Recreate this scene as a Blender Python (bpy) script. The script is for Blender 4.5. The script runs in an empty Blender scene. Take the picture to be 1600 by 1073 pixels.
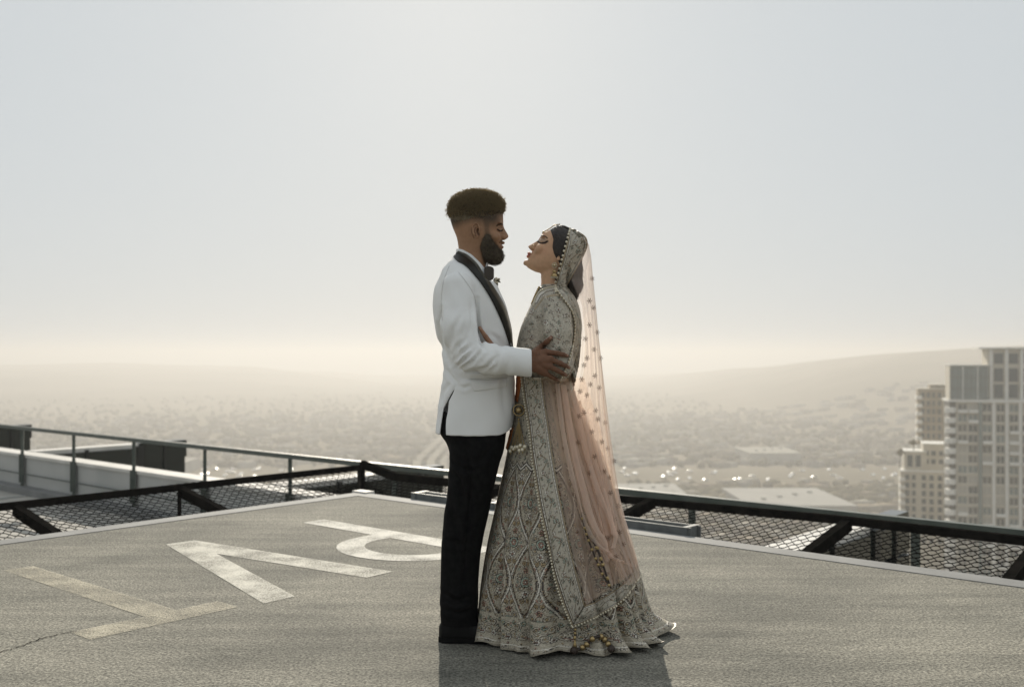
import bpy, bmesh, math, random, time
import numpy as np
from mathutils import Vector, Matrix
from mathutils.bvhtree import BVHTree
T0 = time.time()
random.seed(4); rng = np.random.default_rng(7)
S = bpy.context.scene
COL = S.collection
R = math.radians
# ---------------------------------------------------------------- camera, world, sun, exposure
F = 1555.0; CH = 1.15; HZ = 558.0           # focal length in photo pixels, camera height, horizon row
cam = bpy.data.objects.new('camera', bpy.data.cameras.new('camera')); COL.objects.link(cam)
cam.location = (0, 0, CH); cam.rotation_euler = (R(90), 0, 0)
cam.data.sensor_width = 36; cam.data.lens = F/1600*36
cam.data.shift_y = 21.5/1600
cam.data.clip_start = 0.05; cam.data.clip_end = 60000
cam.data.dof.use_dof = True; cam.data.dof.focus_distance = 4.02; cam.data.dof.aperture_fstop = 2.8
S.camera = cam
SUN_EL, SUN_AZ = R(25), R(3.5)              # sun behind the couple, a touch to the left
world = bpy.data.worlds.new('World'); S.world = world; world.use_nodes = True
nt = world.node_tree; nt.nodes.clear()
sky = nt.nodes.new('ShaderNodeTexSky'); sky.sky_type = 'NISHITA'; sky.sun_disc = False
sky.sun_elevation = SUN_EL; sky.sun_rotation = -SUN_AZ
sky.air_density = 1.0; sky.dust_density = 2.5; sky.ozone_density = 1.5; sky.altitude = 0
mixc = nt.nodes.new('ShaderNodeMixRGB'); mixc.inputs[0].default_value = 0.965    # thin high overcast in front of the blue
mixc.inputs[2].default_value = (5.4, 5.8, 6.05, 1)
bg = nt.nodes.new('ShaderNodeBackground'); bg.inputs[1].default_value = 0.10
wo = nt.nodes.new('ShaderNodeOutputWorld')
nt.links.new(sky.outputs[0], mixc.inputs[1]); nt.links.new(mixc.outputs[0], bg.inputs[0]); nt.links.new(bg.outputs[0], wo.inputs[0])
sl = bpy.data.lights.new('sun', 'SUN'); sl.energy = 5.0; sl.angle = R(0.6); sl.color = (1, .91, .77)
sun = bpy.data.objects.new('sun', sl); COL.objects.link(sun)
sd = Vector((math.sin(SUN_AZ)*math.cos(SUN_EL), -math.cos(SUN_AZ)*math.cos(SUN_EL), -math.sin(SUN_EL)))
sun.rotation_euler = sd.to_track_quat('-Z', 'Y').to_euler()
S.view_settings.view_transform = 'Standard'; S.view_settings.look = 'None'
S.view_settings.exposure = 0.12; S.view_settings.gamma = 1; S.view_settings.use_curve_mapping = False
S.cycles.volume_bounces = 2; S.cycles.max_bounces = 10; S.cycles.transparent_max_bounces = 24
S.cycles.diffuse_bounces = 3; S.cycles.glossy_bounces = 3
S.cycles.use_denoising = True; S.cycles.sample_clamp_indirect = 6; S.cycles.caustics_reflective = False; S.cycles.caustics_refractive = False

# ---------------------------------------------------------------- helpers
def gx(x, Y): return (x-800)/F*Y
def gz(y, Y): return CH-(y-HZ)/F*Y
def P(x, y, Y): return np.array([gx(x, Y), Y, gz(y, Y)])
def prop(o, label=None, cat=None, group=None, kind=None):
    if label: o['label'] = label
    if cat: o['category'] = cat
    if group: o['group'] = group
    if kind: o['kind'] = kind
    return o
def empty(name, loc=(0, 0, 0), label=None, cat=None, group=None):
    o = bpy.data.objects.new(name, None); COL.objects.link(o); o.location = loc
    return prop(o, label, cat, group)
def mesh(name, V, Fc, mat=None, parent=None, smooth=False, cols=None, kind=None, label=None):
    V = np.asarray(V, dtype=np.float64)
    me = bpy.data.meshes.new(name)
    if isinstance(Fc, np.ndarray):
        n, k = Fc.shape
        me.vertices.add(len(V)); me.vertices.foreach_set('co', V.astype(np.float32).ravel())
        me.loops.add(n*k); me.loops.foreach_set('vertex_index', Fc.astype(np.int32).ravel())
        me.polygons.add(n); me.polygons.foreach_set('loop_start', np.arange(0, n*k, k, dtype=np.int32))
        me.polygons.foreach_set('loop_total', np.full(n, k, dtype=np.int32))
        me.update(calc_edges=True)
    else:
        me.from_pydata(V.tolist(), [], [list(f) for f in Fc]); me.update()
    me.validate()
    if smooth: me.polygons.foreach_set('use_smooth', np.ones(len(me.polygons), dtype=bool))
    if cols is not None:
        a = me.color_attributes.new('Col', 'FLOAT_COLOR', 'POINT')
        c = np.ones((len(V), 4), dtype=np.float32); c[:, :cols.shape[1]] = cols
        a.data.foreach_set('color', c.ravel())
    if mat: me.materials.append(mat)
    o = bpy.data.objects.new(name, me); COL.objects.link(o)
    if parent is not None:
        o.parent = parent
        o.matrix_parent_inverse = Matrix.Translation(-world_loc(parent))
    if kind: o['kind'] = kind
    if label: o['label'] = label
    return o
def world_loc(o):
    v = Vector((0, 0, 0))
    if o.type != 'EMPTY': return v          # meshes are built in world coordinates
    while o is not None:
        if o.type == 'EMPTY': v += o.location
        o = o.parent
    return v
class MB:                                   # collects simple solids for one mesh
    def __init__(s): s.v = []; s.f = []
    def hexa(s, p):                         # 8 points: bottom 4 ccw, top 4 ccw
        b = len(s.v); s.v += [tuple(map(float, q)) for q in p]
        for q in ((3,2,1,0), (4,5,6,7), (0,1,5,4), (1,2,6,5), (2,3,7,6), (3,0,4,7)): s.f.append(tuple(b+i for i in q))
    def box(s, x0, x1, y0, y1, z0, z1): s.hexa([(x0,y0,z0),(x1,y0,z0),(x1,y1,z0),(x0,y1,z0),(x0,y0,z1),(x1,y0,z1),(x1,y1,z1),(x0,y1,z1)])
    def bar(s, a, b, w, h, up=(0,0,1)):
        a, b, up = Vector(a), Vector(b), Vector(up); d = (b-a).normalized(); sx = d.cross(up).normalized(); uz = sx.cross(d)
        q = [];
        for c in (a, b):
            q.append([c+sx*w/2*i+uz*h/2*j for i, j in ((-1,-1),(1,-1),(1,1),(-1,1))])
        s.hexa([q[0][0],q[0][1],q[1][1],q[1][0],q[0][3],q[0][2],q[1][2],q[1][3]])
    def tube(s, pts, r, n=8, cap=True):
        pts = [Vector(p) for p in pts]; rs = r if hasattr(r, '__len__') else [r]*len(pts); b0 = len(s.v); pu = None
        for i, p in enumerate(pts):
            d = (pts[min(i+1, len(pts)-1)]-pts[max(i-1, 0)]).normalized()
            u = pu if pu is not None else (Vector((0,0,1)) if abs(d.z) < .9 else Vector((1,0,0)))
            u = (u-d*u.dot(d)).normalized(); pu = u; w = d.cross(u)
            for k in range(n):
                a = 2*math.pi*k/n; s.v.append(tuple(p+u*math.cos(a)*rs[i]+w*math.sin(a)*rs[i]))
        for i in range(len(pts)-1):
            for k in range(n):
                a = b0+i*n+k; b = b0+i*n+(k+1) % n; s.f.append((a, b, b+n, a+n))
        if cap:
            s.f.append(tuple(b0+k for k in range(n))[::-1]); e = b0+(len(pts)-1)*n; s.f.append(tuple(e+k for k in range(n)))
    def ball(s, c, r, nu=8, nv=5, sc=(1,1,1)):
        b = len(s.v); c = np.array(c)
        for j in range(nv+1):
            th = math.pi*j/nv
            for k in range(nu):
                a = 2*math.pi*k/nu; s.v.append(tuple(c+r*np.array([math.sin(th)*math.cos(a)*sc[0], math.sin(th)*math.sin(a)*sc[1], math.cos(th)*sc[2]])))
        for j in range(nv):
            for k in range(nu):
                a = b+j*nu+k; q = b+j*nu+(k+1) % nu; s.f.append((a, a+nu, q+nu, q))
    def build(s, name, mat=None, parent=None, smooth=False, kind=None, label=None): return mesh(name, s.v, s.f, mat, parent, smooth, None, kind, label)
def copy_child(o, parent, off):             # same mesh data, moved
    c = o.copy(); COL.objects.link(c); c.parent = parent; c.location = Vector(o.location)+Vector(off); return c

# materials
def mat(name, col=(.5,.5,.5), rough=.6, metal=0, spec=.5, **k):
    m = bpy.data.materials.new(name); m.use_nodes = True; b = m.node_tree.nodes['Principled BSDF']
    b.inputs['Base Color'].default_value = (*col, 1); b.inputs['Roughness'].default_value = rough; b.inputs['Metallic'].default_value = metal
    b.inputs['Specular IOR Level'].default_value = spec
    for kk, v in k.items(): b.inputs[kk.replace('_', ' ')].default_value = v
    return m
def nd(m, t, **k):
    n = m.node_tree.nodes.new(t)
    for a, v in k.items(): setattr(n, a, v)
    return n
def lk(m, a, b): m.node_tree.links.new(a, b)
def noise_mat(name, c1, c2, scale, rough=.7, bump=0, bscale=None, detail=6, metal=0, c3=None, scale3=None, spec=.5, bdist=.01):
    m = mat(name, c1, rough, metal, spec); b = m.node_tree.nodes['Principled BSDF']
    tc = nd(m, 'ShaderNodeTexCoord'); n = nd(m, 'ShaderNodeTexNoise'); n.inputs['Scale'].default_value = scale; n.inputs['Detail'].default_value = detail
    r = nd(m, 'ShaderNodeValToRGB'); r.color_ramp.elements[0].color = (*c1, 1); r.color_ramp.elements[1].color = (*c2, 1)
    r.color_ramp.elements[0].position = .35; r.color_ramp.elements[1].position = .65
    lk(m, tc.outputs['Object'], n.inputs['Vector']); lk(m, n.outputs[0], r.inputs[0]); out = r.outputs[0]
    if c3 is not None:
        n3 = nd(m, 'ShaderNodeTexNoise'); n3.inputs['Scale'].default_value = scale3; n3.inputs['Detail'].default_value = 5
        r3 = nd(m, 'ShaderNodeValToRGB'); r3.color_ramp.elements[0].position = .45; r3.color_ramp.elements[1].position = .7
        mx = nd(m, 'ShaderNodeMixRGB'); mx.inputs[2].default_value = (*c3, 1)
        lk(m, tc.outputs['Object'], n3.inputs['Vector']); lk(m, n3.outputs[0], r3.inputs[0]); lk(m, r3.outputs[0], mx.inputs[0]); lk(m, out, mx.inputs[1]); out = mx.outputs[0]
    lk(m, out, b.inputs['Base Color'])
    if bump:
        nb = nd(m, 'ShaderNodeTexNoise'); nb.inputs['Scale'].default_value = bscale or scale*4; nb.inputs['Detail'].default_value = 4
        bp = nd(m, 'ShaderNodeBump'); bp.inputs['Strength'].default_value = bump; bp.inputs['Distance'].default_value = bdist
        lk(m, tc.outputs['Object'], nb.inputs['Vector']); lk(m, nb.outputs[0], bp.inputs['Height']); lk(m, bp.outputs[0], b.inputs['Normal'])
    return m

# ---------------------------------------------------------------- the roof frame: s runs along the pad's far right edge, t outward over it
C0 = np.array([-1.2972, 8.4751]); D1 = np.array([-.7585, .6517]); D2 = np.array([.6517, .7585])
def W(s, t, z=0):
    q = C0-s*D1+t*D2; return (float(q[0]), float(q[1]), z)
def slab(mb, s0, s1, t0, t1, z0, z1):
    mb.hexa([W(s0,t0,z0), W(s1,t0,z0), W(s1,t1,z0), W(s0,t1,z0), W(s0,t0,z1), W(s1,t0,z1), W(s1,t1,z1), W(s0,t1,z1)])

# deck material: sprayed aggregate coat, speckled, patchy, with faint scuffs
def deck_material():
    m = mat('deck_coating', (.3,.3,.27), .9, 0, .2); b = m.node_tree.nodes['Principled BSDF']
    tc = nd(m, 'ShaderNodeTexCoord')
    def nz(scale, detail=4, rough=.6, src=None):
        n = nd(m, 'ShaderNodeTexNoise'); n.inputs['Scale'].default_value = scale; n.inputs['Detail'].default_value = detail; n.inputs['Roughness'].default_value = rough
        lk(m, src or tc.outputs['Object'], n.inputs['Vector']); return n.outputs[0]
    def ramp(o, p0, p1, c0, c1):
        r = nd(m, 'ShaderNodeValToRGB'); e = r.color_ramp.elements; e[0].position = p0; e[1].position = p1; e[0].color = (*c0, 1); e[1].color = (*c1, 1); lk(m, o, r.inputs[0]); return r.outputs[0]
    def mul(a, c, f=1):
        x = nd(m, 'ShaderNodeMixRGB', blend_type='MULTIPLY'); x.inputs[0].default_value = f; lk(m, a, x.inputs[1]); lk(m, c, x.inputs[2]); return x.outputs[0]
    base = ramp(nz(1.1, 6), .3, .7, DECK1, DECK2)
    grit = ramp(nz(95, 2, .6), .36, .64, (.50,.50,.49), (1.5,1.5,1.47))
    grit2 = ramp(nz(34, 3, .7), .35, .65, (.80,.80,.79), (1.2,1.2,1.19))
    mp = nd(m, 'ShaderNodeMapping'); mp.inputs['Rotation'].default_value = (0, 0, R(-40.7)); mp.inputs['Scale'].default_value = (.5, 4, 1); lk(m, tc.outputs['Object'], mp.inputs['Vector'])
    streak = ramp(nz(1.6, 6, .65, mp.outputs[0]), .35, .62, (.74,.745,.74), (1.08,1.07,1.06))
    blot = ramp(nz(.8, 7, .6), .34, .6, (.66,.67,.66), (1.13,1.115,1.08))
    col = mul(mul(mul(mul(base, grit), grit2), streak), blot)
    lk(m, col, b.inputs['Base Color'])
    h = nd(m, 'ShaderNodeMath', operation='ADD'); lk(m, nz(95, 2, .6), h.inputs[0]); lk(m, nz(45, 3), h.inputs[1])
    bp = nd(m, 'ShaderNodeBump'); bp.inputs['Strength'].default_value = .9; bp.inputs['Distance'].default_value = .006; lk(m, h.outputs[0], bp.inputs['Height']); lk(m, bp.outputs[0], b.inputs['Normal'])
    return m
DECK1, DECK2 = (.182,.176,.157), (.232,.225,.200)
M_deck = deck_material()
M_kerb = noise_mat('kerb_concrete', (.150,.153,.150), (.205,.208,.203), 3, .8, .25, 60)
M_roof = noise_mat('roof_membrane', (.28,.27,.24), (.40,.38,.34), 1.2, .8, .2, 40, c3=(.2,.19,.17), scale3=.7)
M_wall = noise_mat('parapet_render', (.36,.365,.35), (.44,.44,.42), 1.0, .8, .1, 50)
M_cap = noise_mat('white_cap', (.50,.485,.45), (.60,.585,.55), 2, .7)
M_glass = mat('dark_glass', (.02,.026,.024), .12, 0, .5)
M_mull = mat('dark_mullion', (.012,.014,.013), .4)
M_rail = noise_mat('painted_rail', (.05,.065,.055), (.075,.09,.078), 6, .5)
M_black = noise_mat('black_steel', (.007,.007,.0065), (.015,.0135,.012), 14, .9, spec=0)
M_wire = mat('net_wire', (.006,.006,.006), .8, 0, 0)
M_galv = noise_mat('galvanised', (.10,.108,.105), (.15,.16,.155), 12, .6)

# helipad: one slab, a smoother margin along its two edges, painted letters
mb = MB(); slab(mb, 0.16, 17, -17, -.16, -.32, 0); deck = mb.build('helipad', M_deck, kind='structure')
mb = MB(); slab(mb, 0, 17, -.16, 0, -.32, .004); mb.build('kerb', M_kerb, deck)
mb = MB(); slab(mb, 0, .16, -17, -.16, -.32, .004); mb.build('kerb', M_kerb, deck)
mb = MB(); slab(mb, -.05, .12, -.04, .06, -.1, .016); mb.build('corner_cap', M_cap, deck)
def paint_mat(name, col, wear):
    m = mat(name, col, .8, 0, .3); b = m.node_tree.nodes['Principled BSDF']; tc = nd(m, 'ShaderNodeTexCoord')
    n = nd(m, 'ShaderNodeTexNoise'); n.inputs['Scale'].default_value = 150; n.inputs['Detail'].default_value = 4; n.inputs['Roughness'].default_value = .75
    n2 = nd(m, 'ShaderNodeTexNoise'); n2.inputs['Scale'].default_value = 5; n2.inputs['Detail'].default_value = 5
    lk(m, tc.outputs['Object'], n.inputs['Vector']); lk(m, tc.outputs['Object'], n2.inputs['Vector'])
    ad = nd(m, 'ShaderNodeMath', operation='MULTIPLY_ADD'); ad.inputs[1].default_value = .55; lk(m, n2.outputs[0], ad.inputs[0]); lk(m, n.outputs[0], ad.inputs[2])
    r = nd(m, 'ShaderNodeValToRGB'); r.color_ramp.elements[0].position = wear; r.color_ramp.elements[1].position = wear+.30
    lk(m, ad.outputs[0], r.inputs[0]); b.inputs['Base Color'].default_value = (*col, 1); r.color_ramp.elements[0].color = (0,0,0,1); r.color_ramp.elements[1].color = (1,1,1,1); lk(m, r.outputs[0], b.inputs['Alpha'])
    bp = nd(m, 'ShaderNodeBump'); bp.inputs['Strength'].default_value = .6; bp.inputs['Distance'].default_value = .004; lk(m, n.outputs[0], bp.inputs['Height']); lk(m, bp.outputs[0], b.inputs['Normal'])
    return m
M_paint = paint_mat('white_paint', (.58,.56,.50), .53); M_paint2 = paint_mat('worn_paint', (.47,.43,.33), .635); M_paint3 = paint_mat('thin_paint', (.55,.53,.46), .565)
def letter(polys, m, label):
    V = []; Fc = []
    for pg in polys:
        b = len(V); n = len(pg)
        V += [W(s, t, .0025) for s, t in pg]
        Fc.append(tuple(range(b, b+n)))
    bm = bmesh.new(); vs = [bm.verts.new(v) for v in V]
    for f in Fc:
        try: bm.faces.new([vs[i] for i in f])
        except ValueError: pass
    bmesh.ops.triangulate(bm, faces=[f for f in bm.faces if len(f.verts) > 4]); bmesh.ops.recalc_face_normals(bm, faces=bm.faces)
    me = bpy.data.meshes.new('painted_letter'); bm.to_mesh(me); bm.free(); me.materials.append(m)
    o = bpy.data.objects.new('painted_letter', me); COL.objects.link(o); o.parent = deck; o['label'] = label
def ring(s0, s1, t0, t1, w, n=14):          # the P's bowl as quads: straight arms then a half round
    out = []; inn = []; r = (s1-s0)/2; sc = (s0+s1)/2; tr = t1+r*.92
    for k in range(n+1):
        a = math.pi*k/n; out.append((sc+r*math.cos(a), tr-r*.92*math.sin(a))); inn.append((sc+(r-w)*math.cos(a), tr-(r*.92-w)*math.sin(a)))
    out = [(s1, t0)]+out+[(s0, t0)]; inn = [(s1-w, t0)]+inn+[(s0+w, t0)]
    return [[out[i], out[i+1], inn[i+1], inn[i]] for i in range(len(out)-1)]
letter([[(.90,-1.285), (2.56,-1.285), (2.56,-1.10), (.90,-1.10)]]+ring(1.62, 2.56, -1.285, -1.82, .17), M_paint, 'white painted letter P')
letter([[(.91,-2.33), (2.60,-2.815), (2.60,-2.635), (1.40,-2.292)], [(.91,-2.33), (1.40,-2.292), (2.55,-2.14), (2.545,-1.95), (.92,-2.14)]], M_paint3, 'white painted letter V')
letter([[(.93,-3.30), (2.395,-3.30), (2.395,-3.145), (.93,-3.145)], [(2.395,-3.63), (2.565,-3.63), (2.565,-2.93), (2.395,-2.93)]], M_paint2, 'worn yellowish painted letter T')
# hairline crack across the coating
mb = MB(); cr = []; q0 = np.array([-.98,-.1])
pa, pb = [np.array(W_) for W_ in ((0,0), (1,1))]
def gp(x, y): Y = CH*F/(y-HZ); return np.array([gx(x, Y), Y])
cp = [gp(*q) for q in ((-60,1031), (0,1019), (18,1015), (40,1007), (62,998), (84,993), (104,988), (122,986))]
for a, b in zip(cp[:-1], cp[1:]):
    for k in range(6): cr.append(a+(b-a)*k/6+rng.normal(0, .004, 2))
for a, b in zip(cr[:-1], cr[1:]):
    d = (b-a)/np.linalg.norm(b-a); nn = np.array([-d[1], d[0]])*rng.uniform(.001, .0035); b0 = len(mb.v)
    mb.v += [(*(a-nn), .003), (*(b-nn), .003), (*(b+nn), .003), (*(a+nn), .003)]; mb.f.append((b0, b0+1, b0+2, b0+3))
mb.build('crack', M_black, deck)
# steel cable tray along the pad's edge
tray = empty('cable_tray', W(.6, .1, 0), 'grey steel cable tray running along the helipad edge behind the couple', 'cable tray')
mb = MB(); slab(mb, .60, 3.2, .03, .045, -.12, .05); slab(mb, .60, 3.2, .15, .165, -.12, .05); slab(mb, .60, 3.2, .045, .15, -.12, -.10); mb.build('channel', M_galv, tray)
for k in range(4):
    mb = MB(); s0 = .62+k*.84; slab(mb, s0, s0+.04, .022, .18, -.2, .052); mb.build('bracket', M_galv, tray)

# lower roof, kerb ledge, parapet
mb = MB(); slab(mb, -30, 14, -30, 2.2, -6, -1.31); roof = mb.build('roof_deck', M_roof, kind='structure')
mb = MB(); slab(mb, .5, 16.5, -16.5, -.5, -1.31, -.32); mb.build('helipad_base', M_wall, kind='structure')
mb = MB()
for k in range(9): slab(mb, -26+k*2.9, -25.95+k*2.9, -20, 2.15, -1.31, -1.285)
mb.build('roof_seam', M_wall, roof)
mb = MB()
for k in range(6): slab(mb, -28, -.6, -1.6-k*3.0, -1.3-k*3.0, -1.31, -1.22+.02*(k % 2))
mb.build('roof_curb', M_wall, roof)
par = empty('parapet_wall', W(-5, 2.5, -1.3), 'long grey parapet wall with white cap beyond the guard rail', 'parapet')
mb = MB(); slab(mb, -32, 14, 2.46, 2.70, -6, -.68); mb.build('wall', M_wall, par)
mb = MB(); slab(mb, -32, 14, 2.2, 2.455, -1.6, -1.20); mb.build('ledge', M_kerb, par)
for k in range(23):
    mb = MB(); slab(mb, -32+k*2+.004, -30+k*2-.004, 2.43, 2.76, -.685, -.63); mb.build('cap', M_cap, par)
# guard rail in front of the parapet: posts every two metres
rail = empty('guard_rail', W(-5, 2.4, -1.2), 'dark grey metal guard rail with thin posts crossing behind the couple', 'railing')
mb = MB(); mb.bar(W(-32, 2.40, -.15), W(14, 2.375, -.135), .075, .06); mb.build('top_rail', M_rail, rail)
mb = MB(); mb.tube([W(-32, 2.40, -.98), W(14, 2.39, -.98)], .012, 6); mb.build('cable', M_rail, rail)
for k in range(-11, 6):
    s = 1.82+2.0*k+ .0; mb = MB(); mb.bar(W(s, 2.40, -1.2), W(s, 2.40, -.18), .05, .05, up=(1,.3,0)); po = mb.build('post', M_rail, rail)
    mb = MB(); mb.bar(W(s-.05, 2.40, -1.14), W(s-.05, 2.40, -.62), .055, .07, up=(1,.3,0)); mb.build('bracket', M_rail, rail)

# dark glass wings of the tower beyond the parapet, each with a white coping
def wing(s1, label):
    r = empty('glass_wing', W(s1-.3, 4.3, -40), label, 'building wing', 'dark glass wings of the tower')
    w = .34; te = 5.9
    mb = MB(); slab(mb, s1-w, s1, 2.78, te, -96, -.95); mb.build('core', M_glass, r)
    mb = MB(); slab(mb, s1-w, s1, 2.78, 4.85, -.95, -.62); mb.build('coping', M_cap, r)
    mb = MB(); slab(mb, s1-.2, s1+.001, 4.86, te+.04, -.95, -.60); mb.build('end_fin', M_glass, r)
    for t0, t1 in ((2.80, 3.72), (3.80, 4.76), (4.96, 5.38), (5.44, 5.88)):
        for z0, z1 in ((-1.02,-.70), (-2.4,-1.07), (-3.8,-2.46)):
            mb = MB(); slab(mb, s1+.005, s1+.035, t0, t1, z0, z1); mb.build('panel', M_glass, r)
    for t0 in (3.73, 4.78, 5.385):
        mb = MB(); slab(mb, s1+.003, s1+.06, t0, t0+(.16 if t0 == 4.78 else .055), -4, -.66); mb.build('mullion', M_mull, r)
wing(2.55, 'dark glass building wing under the net at right of the bride')
wing(-4.85, 'dark glass building wing behind the pad corner at left of the groom')
wing(-12.5, 'dark glass building wing behind the parapet at left')
wing(-19.9, 'dark glass building wing furthest left in the photo')

# safety nets on steel arms round the pad
def net_mesh(fn, nu, nv, pitch, r=.0032):
    mb = MB(); V = []; Fc = []
    for k in range(nu):
        m = nv*4; idx = np.arange(m+1); v = idx/4*pitch; ph = idx % 4
        off = np.array([-.55, 0, .55, 0])[ph]*(1 if k % 2 == 0 else -1)*.96
        u = (k+.5)*pitch*.5+off*pitch*.5
        h = np.where(ph % 2 == 1, .004*(1 if k % 2 else -1), .0)
        pts = np.array([fn(a, b) for a, b in zip(u, v)]); pts[:, 2] += h
        d = np.gradient(pts, axis=0); d /= np.linalg.norm(d, axis=1)[:, None]
        n1 = np.cross(d, [0,0,1]); n1 /= np.linalg.norm(n1, axis=1)[:, None]; n2 = np.cross(n1, d)
        b0 = len(V)*1
        ringp = [pts+r*(math.cos(a)*n1+math.sin(a)*n2) for a in (0, 2.094, 4.189)]
        base = sum(len(x) for x in V)
        V.append(np.stack(ringp, 1).reshape(-1, 3))
        i = np.arange(m)[:, None]; j = np.arange(3)[None, :]
        a = base+i*3+j; b = base+i*3+(j+1) % 3
        Fc.append(np.stack([a, b, b+3, a+3], -1).reshape(-1, 4))
    return np.concatenate(V), np.concatenate(Fc)
OUT, ZI = 1.45, -.28
def sag(a, amp): return -amp*4*a*(1-a)
nl = empty('safety_net', W(-.7, -2.5, -.2), 'black safety net on steel arms along the left edge of the helipad', 'safety net', 'nets around the helipad')
mb = MB(); mb.bar(W(-1.46, -7.5, .0), W(-1.46, 1.27, .0), .05, .056); mb.build('outer_bar', M_black, nl)
for t in (-6.5, -5.07, -3.65, -2.23, -.82):
    mb = MB(); mb.bar(W(-.02, t, ZI-.02), W(-1.44, t, -.035), .065, .08); mb.build('arm', M_black, nl)
mb = MB(); mb.tube([W(-1.40, -.86, -.03), W(-1.40, -.86, -.75)], .018, 6); mb.build('strut', M_black, nl)
mb = MB(); mb.tube([W(-1.46, 1.24, -.04), W(-.1, .1, -.30)], .02, 6); mb.build('brace', M_black, nl)
V, Fc = net_mesh(lambda u, v: np.array(W(-u*1.0, -7.3+v, ZI+(u/OUT)*(.0-ZI)-.02+sag(min(max(u/OUT, 0), 1), .05)+.012*math.sin(v*3.1+u*4))), 42, 112, .075, .0038)
mesh('net', V, Fc, M_wire, nl, kind='stuff')
nc = empty('safety_net', W(-.6, .8, -.2), 'small tilted corner net at the far corner of the helipad', 'safety net', 'nets around the helipad')
mb = MB(); mb.bar(W(-1.46, 1.28, .035), W(-1.08, 1.40, -.075), .06, .08); mb.bar(W(-1.10, 1.40, -.08), W(.2, 1.43, -.075), .06, .075); mb.build('outer_bar', M_black, nc)
mb = MB(); mb.bar(W(-1.47, 1.30, .05), W(-1.47, 1.30, -.32), .06, .05, up=(1,0,0)); mb.build('post', M_black, nc)
V, Fc = net_mesh(lambda u, v: np.array(W(-1.45+v, u+.02, ZI-.02+(u/1.42)*(-.06-ZI)+sag(min(max(u/1.42, 0), 1), .04))), 38, 20, .075, .0038)
mesh('net', V, Fc, M_wire, nc, kind='stuff')
nr = empty('safety_net', W(5, .7, -.2), 'black safety net on steel arms along the right edge of the helipad', 'safety net', 'nets around the helipad')
mb = MB(); mb.bar(W(.2, 1.43, -.075), W(3.6, 1.40, -.02), .05, .058); mb.bar(W(3.6, 1.40, -.02), W(12, 1.38, -.06), .05, .058); mb.build('outer_bar', M_black, nr)
for s in (.45, 2.03, 3.68, 4.92, 6.4, 7.9, 9.4):
    mb = MB(); mb.bar(W(s, -.02, ZI-.02), W(s, 1.40, -.05), .065, .08); mb.build('arm', M_black, nr)
    if s in (3.68,): mb = MB(); slab(mb, s+.07, s+.10, .02, .09, -.2, -.03); mb.build('tag', mat('orange_primer', (.55,.20,.08), .6), nr)
V, Fc = net_mesh(lambda u, v: np.array(W(.06+v, u+.02, ZI-.02+(u/1.4)*(-.05-ZI)+sag(min(max(u/1.4, 0), 1), .06)+.012*math.sin(v*2.7+u*3))), 38, 146, .075, .0038)
mesh('net', V, Fc, M_wire, nr, kind='stuff')
print('roof', round(time.time()-T0, 1))
# ---------------------------------------------------------------- city, hills, towers, haze
CZ = -95.0
M_city = noise_mat('city_ground', (.23,.20,.15), (.29,.255,.195), .006, .9, c3=(.19,.17,.125), scale3=.004, detail=8, spec=0)
def fbm(x, y, f):
    return np.sin(x*f+1.3)*np.cos(y*f*1.1+.4)+.5*np.sin(x*f*2.3+y*f*1.7+2)+.25*np.cos(x*f*5.1-y*f*3.9)
xs = np.concatenate([-np.geomspace(5500, 300, 60), np.linspace(-280, 280, 20), np.geomspace(300, 5500, 60)])
ys = np.concatenate([np.linspace(-2000, 200, 8), np.geomspace(260, 5300, 170)])
X, Y = np.meshgrid(xs, ys)
az = np.arctan2(X, np.maximum(Y, 1)); dist = np.hypot(X, Y)
AZK = [-60,-27.2,-22,-14.5,-8,-3,3,8,13,17.5,22,27.2,60]; PXK = [566,570,569,574,592,598,598,592,577,561,549,539,536]; RDK = [4200,4200,4200,4200,4300,4500,4400,3800,3100,2600,2300,2200,2200]
azd = np.degrees(az); ridge_px = np.interp(azd, AZK, PXK); rd = np.interp(azd, AZK, RDK)
zr = CH+(558-ridge_px)/F*rd*np.cos(az)+1.5*fbm(X, Y, .0026)
ramp = np.clip((dist-.45*rd)/(.55*rd), 0, 1); ramp = ramp*ramp*(3-2*ramp)
fall = np.clip((dist-rd*1.05)/1800, 0, 1)
Z = CZ+ramp*np.maximum(zr-CZ, 0)*(1-.85*fall)+6*np.clip((dist-1500)/3000, 0, 1)*fbm(X, Y, .004)
ny, nx = X.shape; V = np.stack([X, Y, Z], -1).reshape(-1, 3)
i = np.arange(ny-1)[:, None]; j = np.arange(nx-1)[None, :]; a = i*nx+j
mesh('city_terrain', V, np.stack([a, a+1, a+nx+1, a+nx], -1).reshape(-1, 4), M_city, smooth=True, kind='structure')
def zterr(x, y):
    az = math.atan2(x, y); d = math.hypot(x, y); pxr = np.interp(math.degrees(az), AZK, PXK); rd = np.interp(math.degrees(az), AZK, RDK)
    z9 = CH+(558-pxr)/F*rd*math.cos(az); r = min(max((d-.45*rd)/(.55*rd), 0), 1); r = r*r*(3-2*r)
    return CZ+r*max(z9-CZ, 0)
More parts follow.
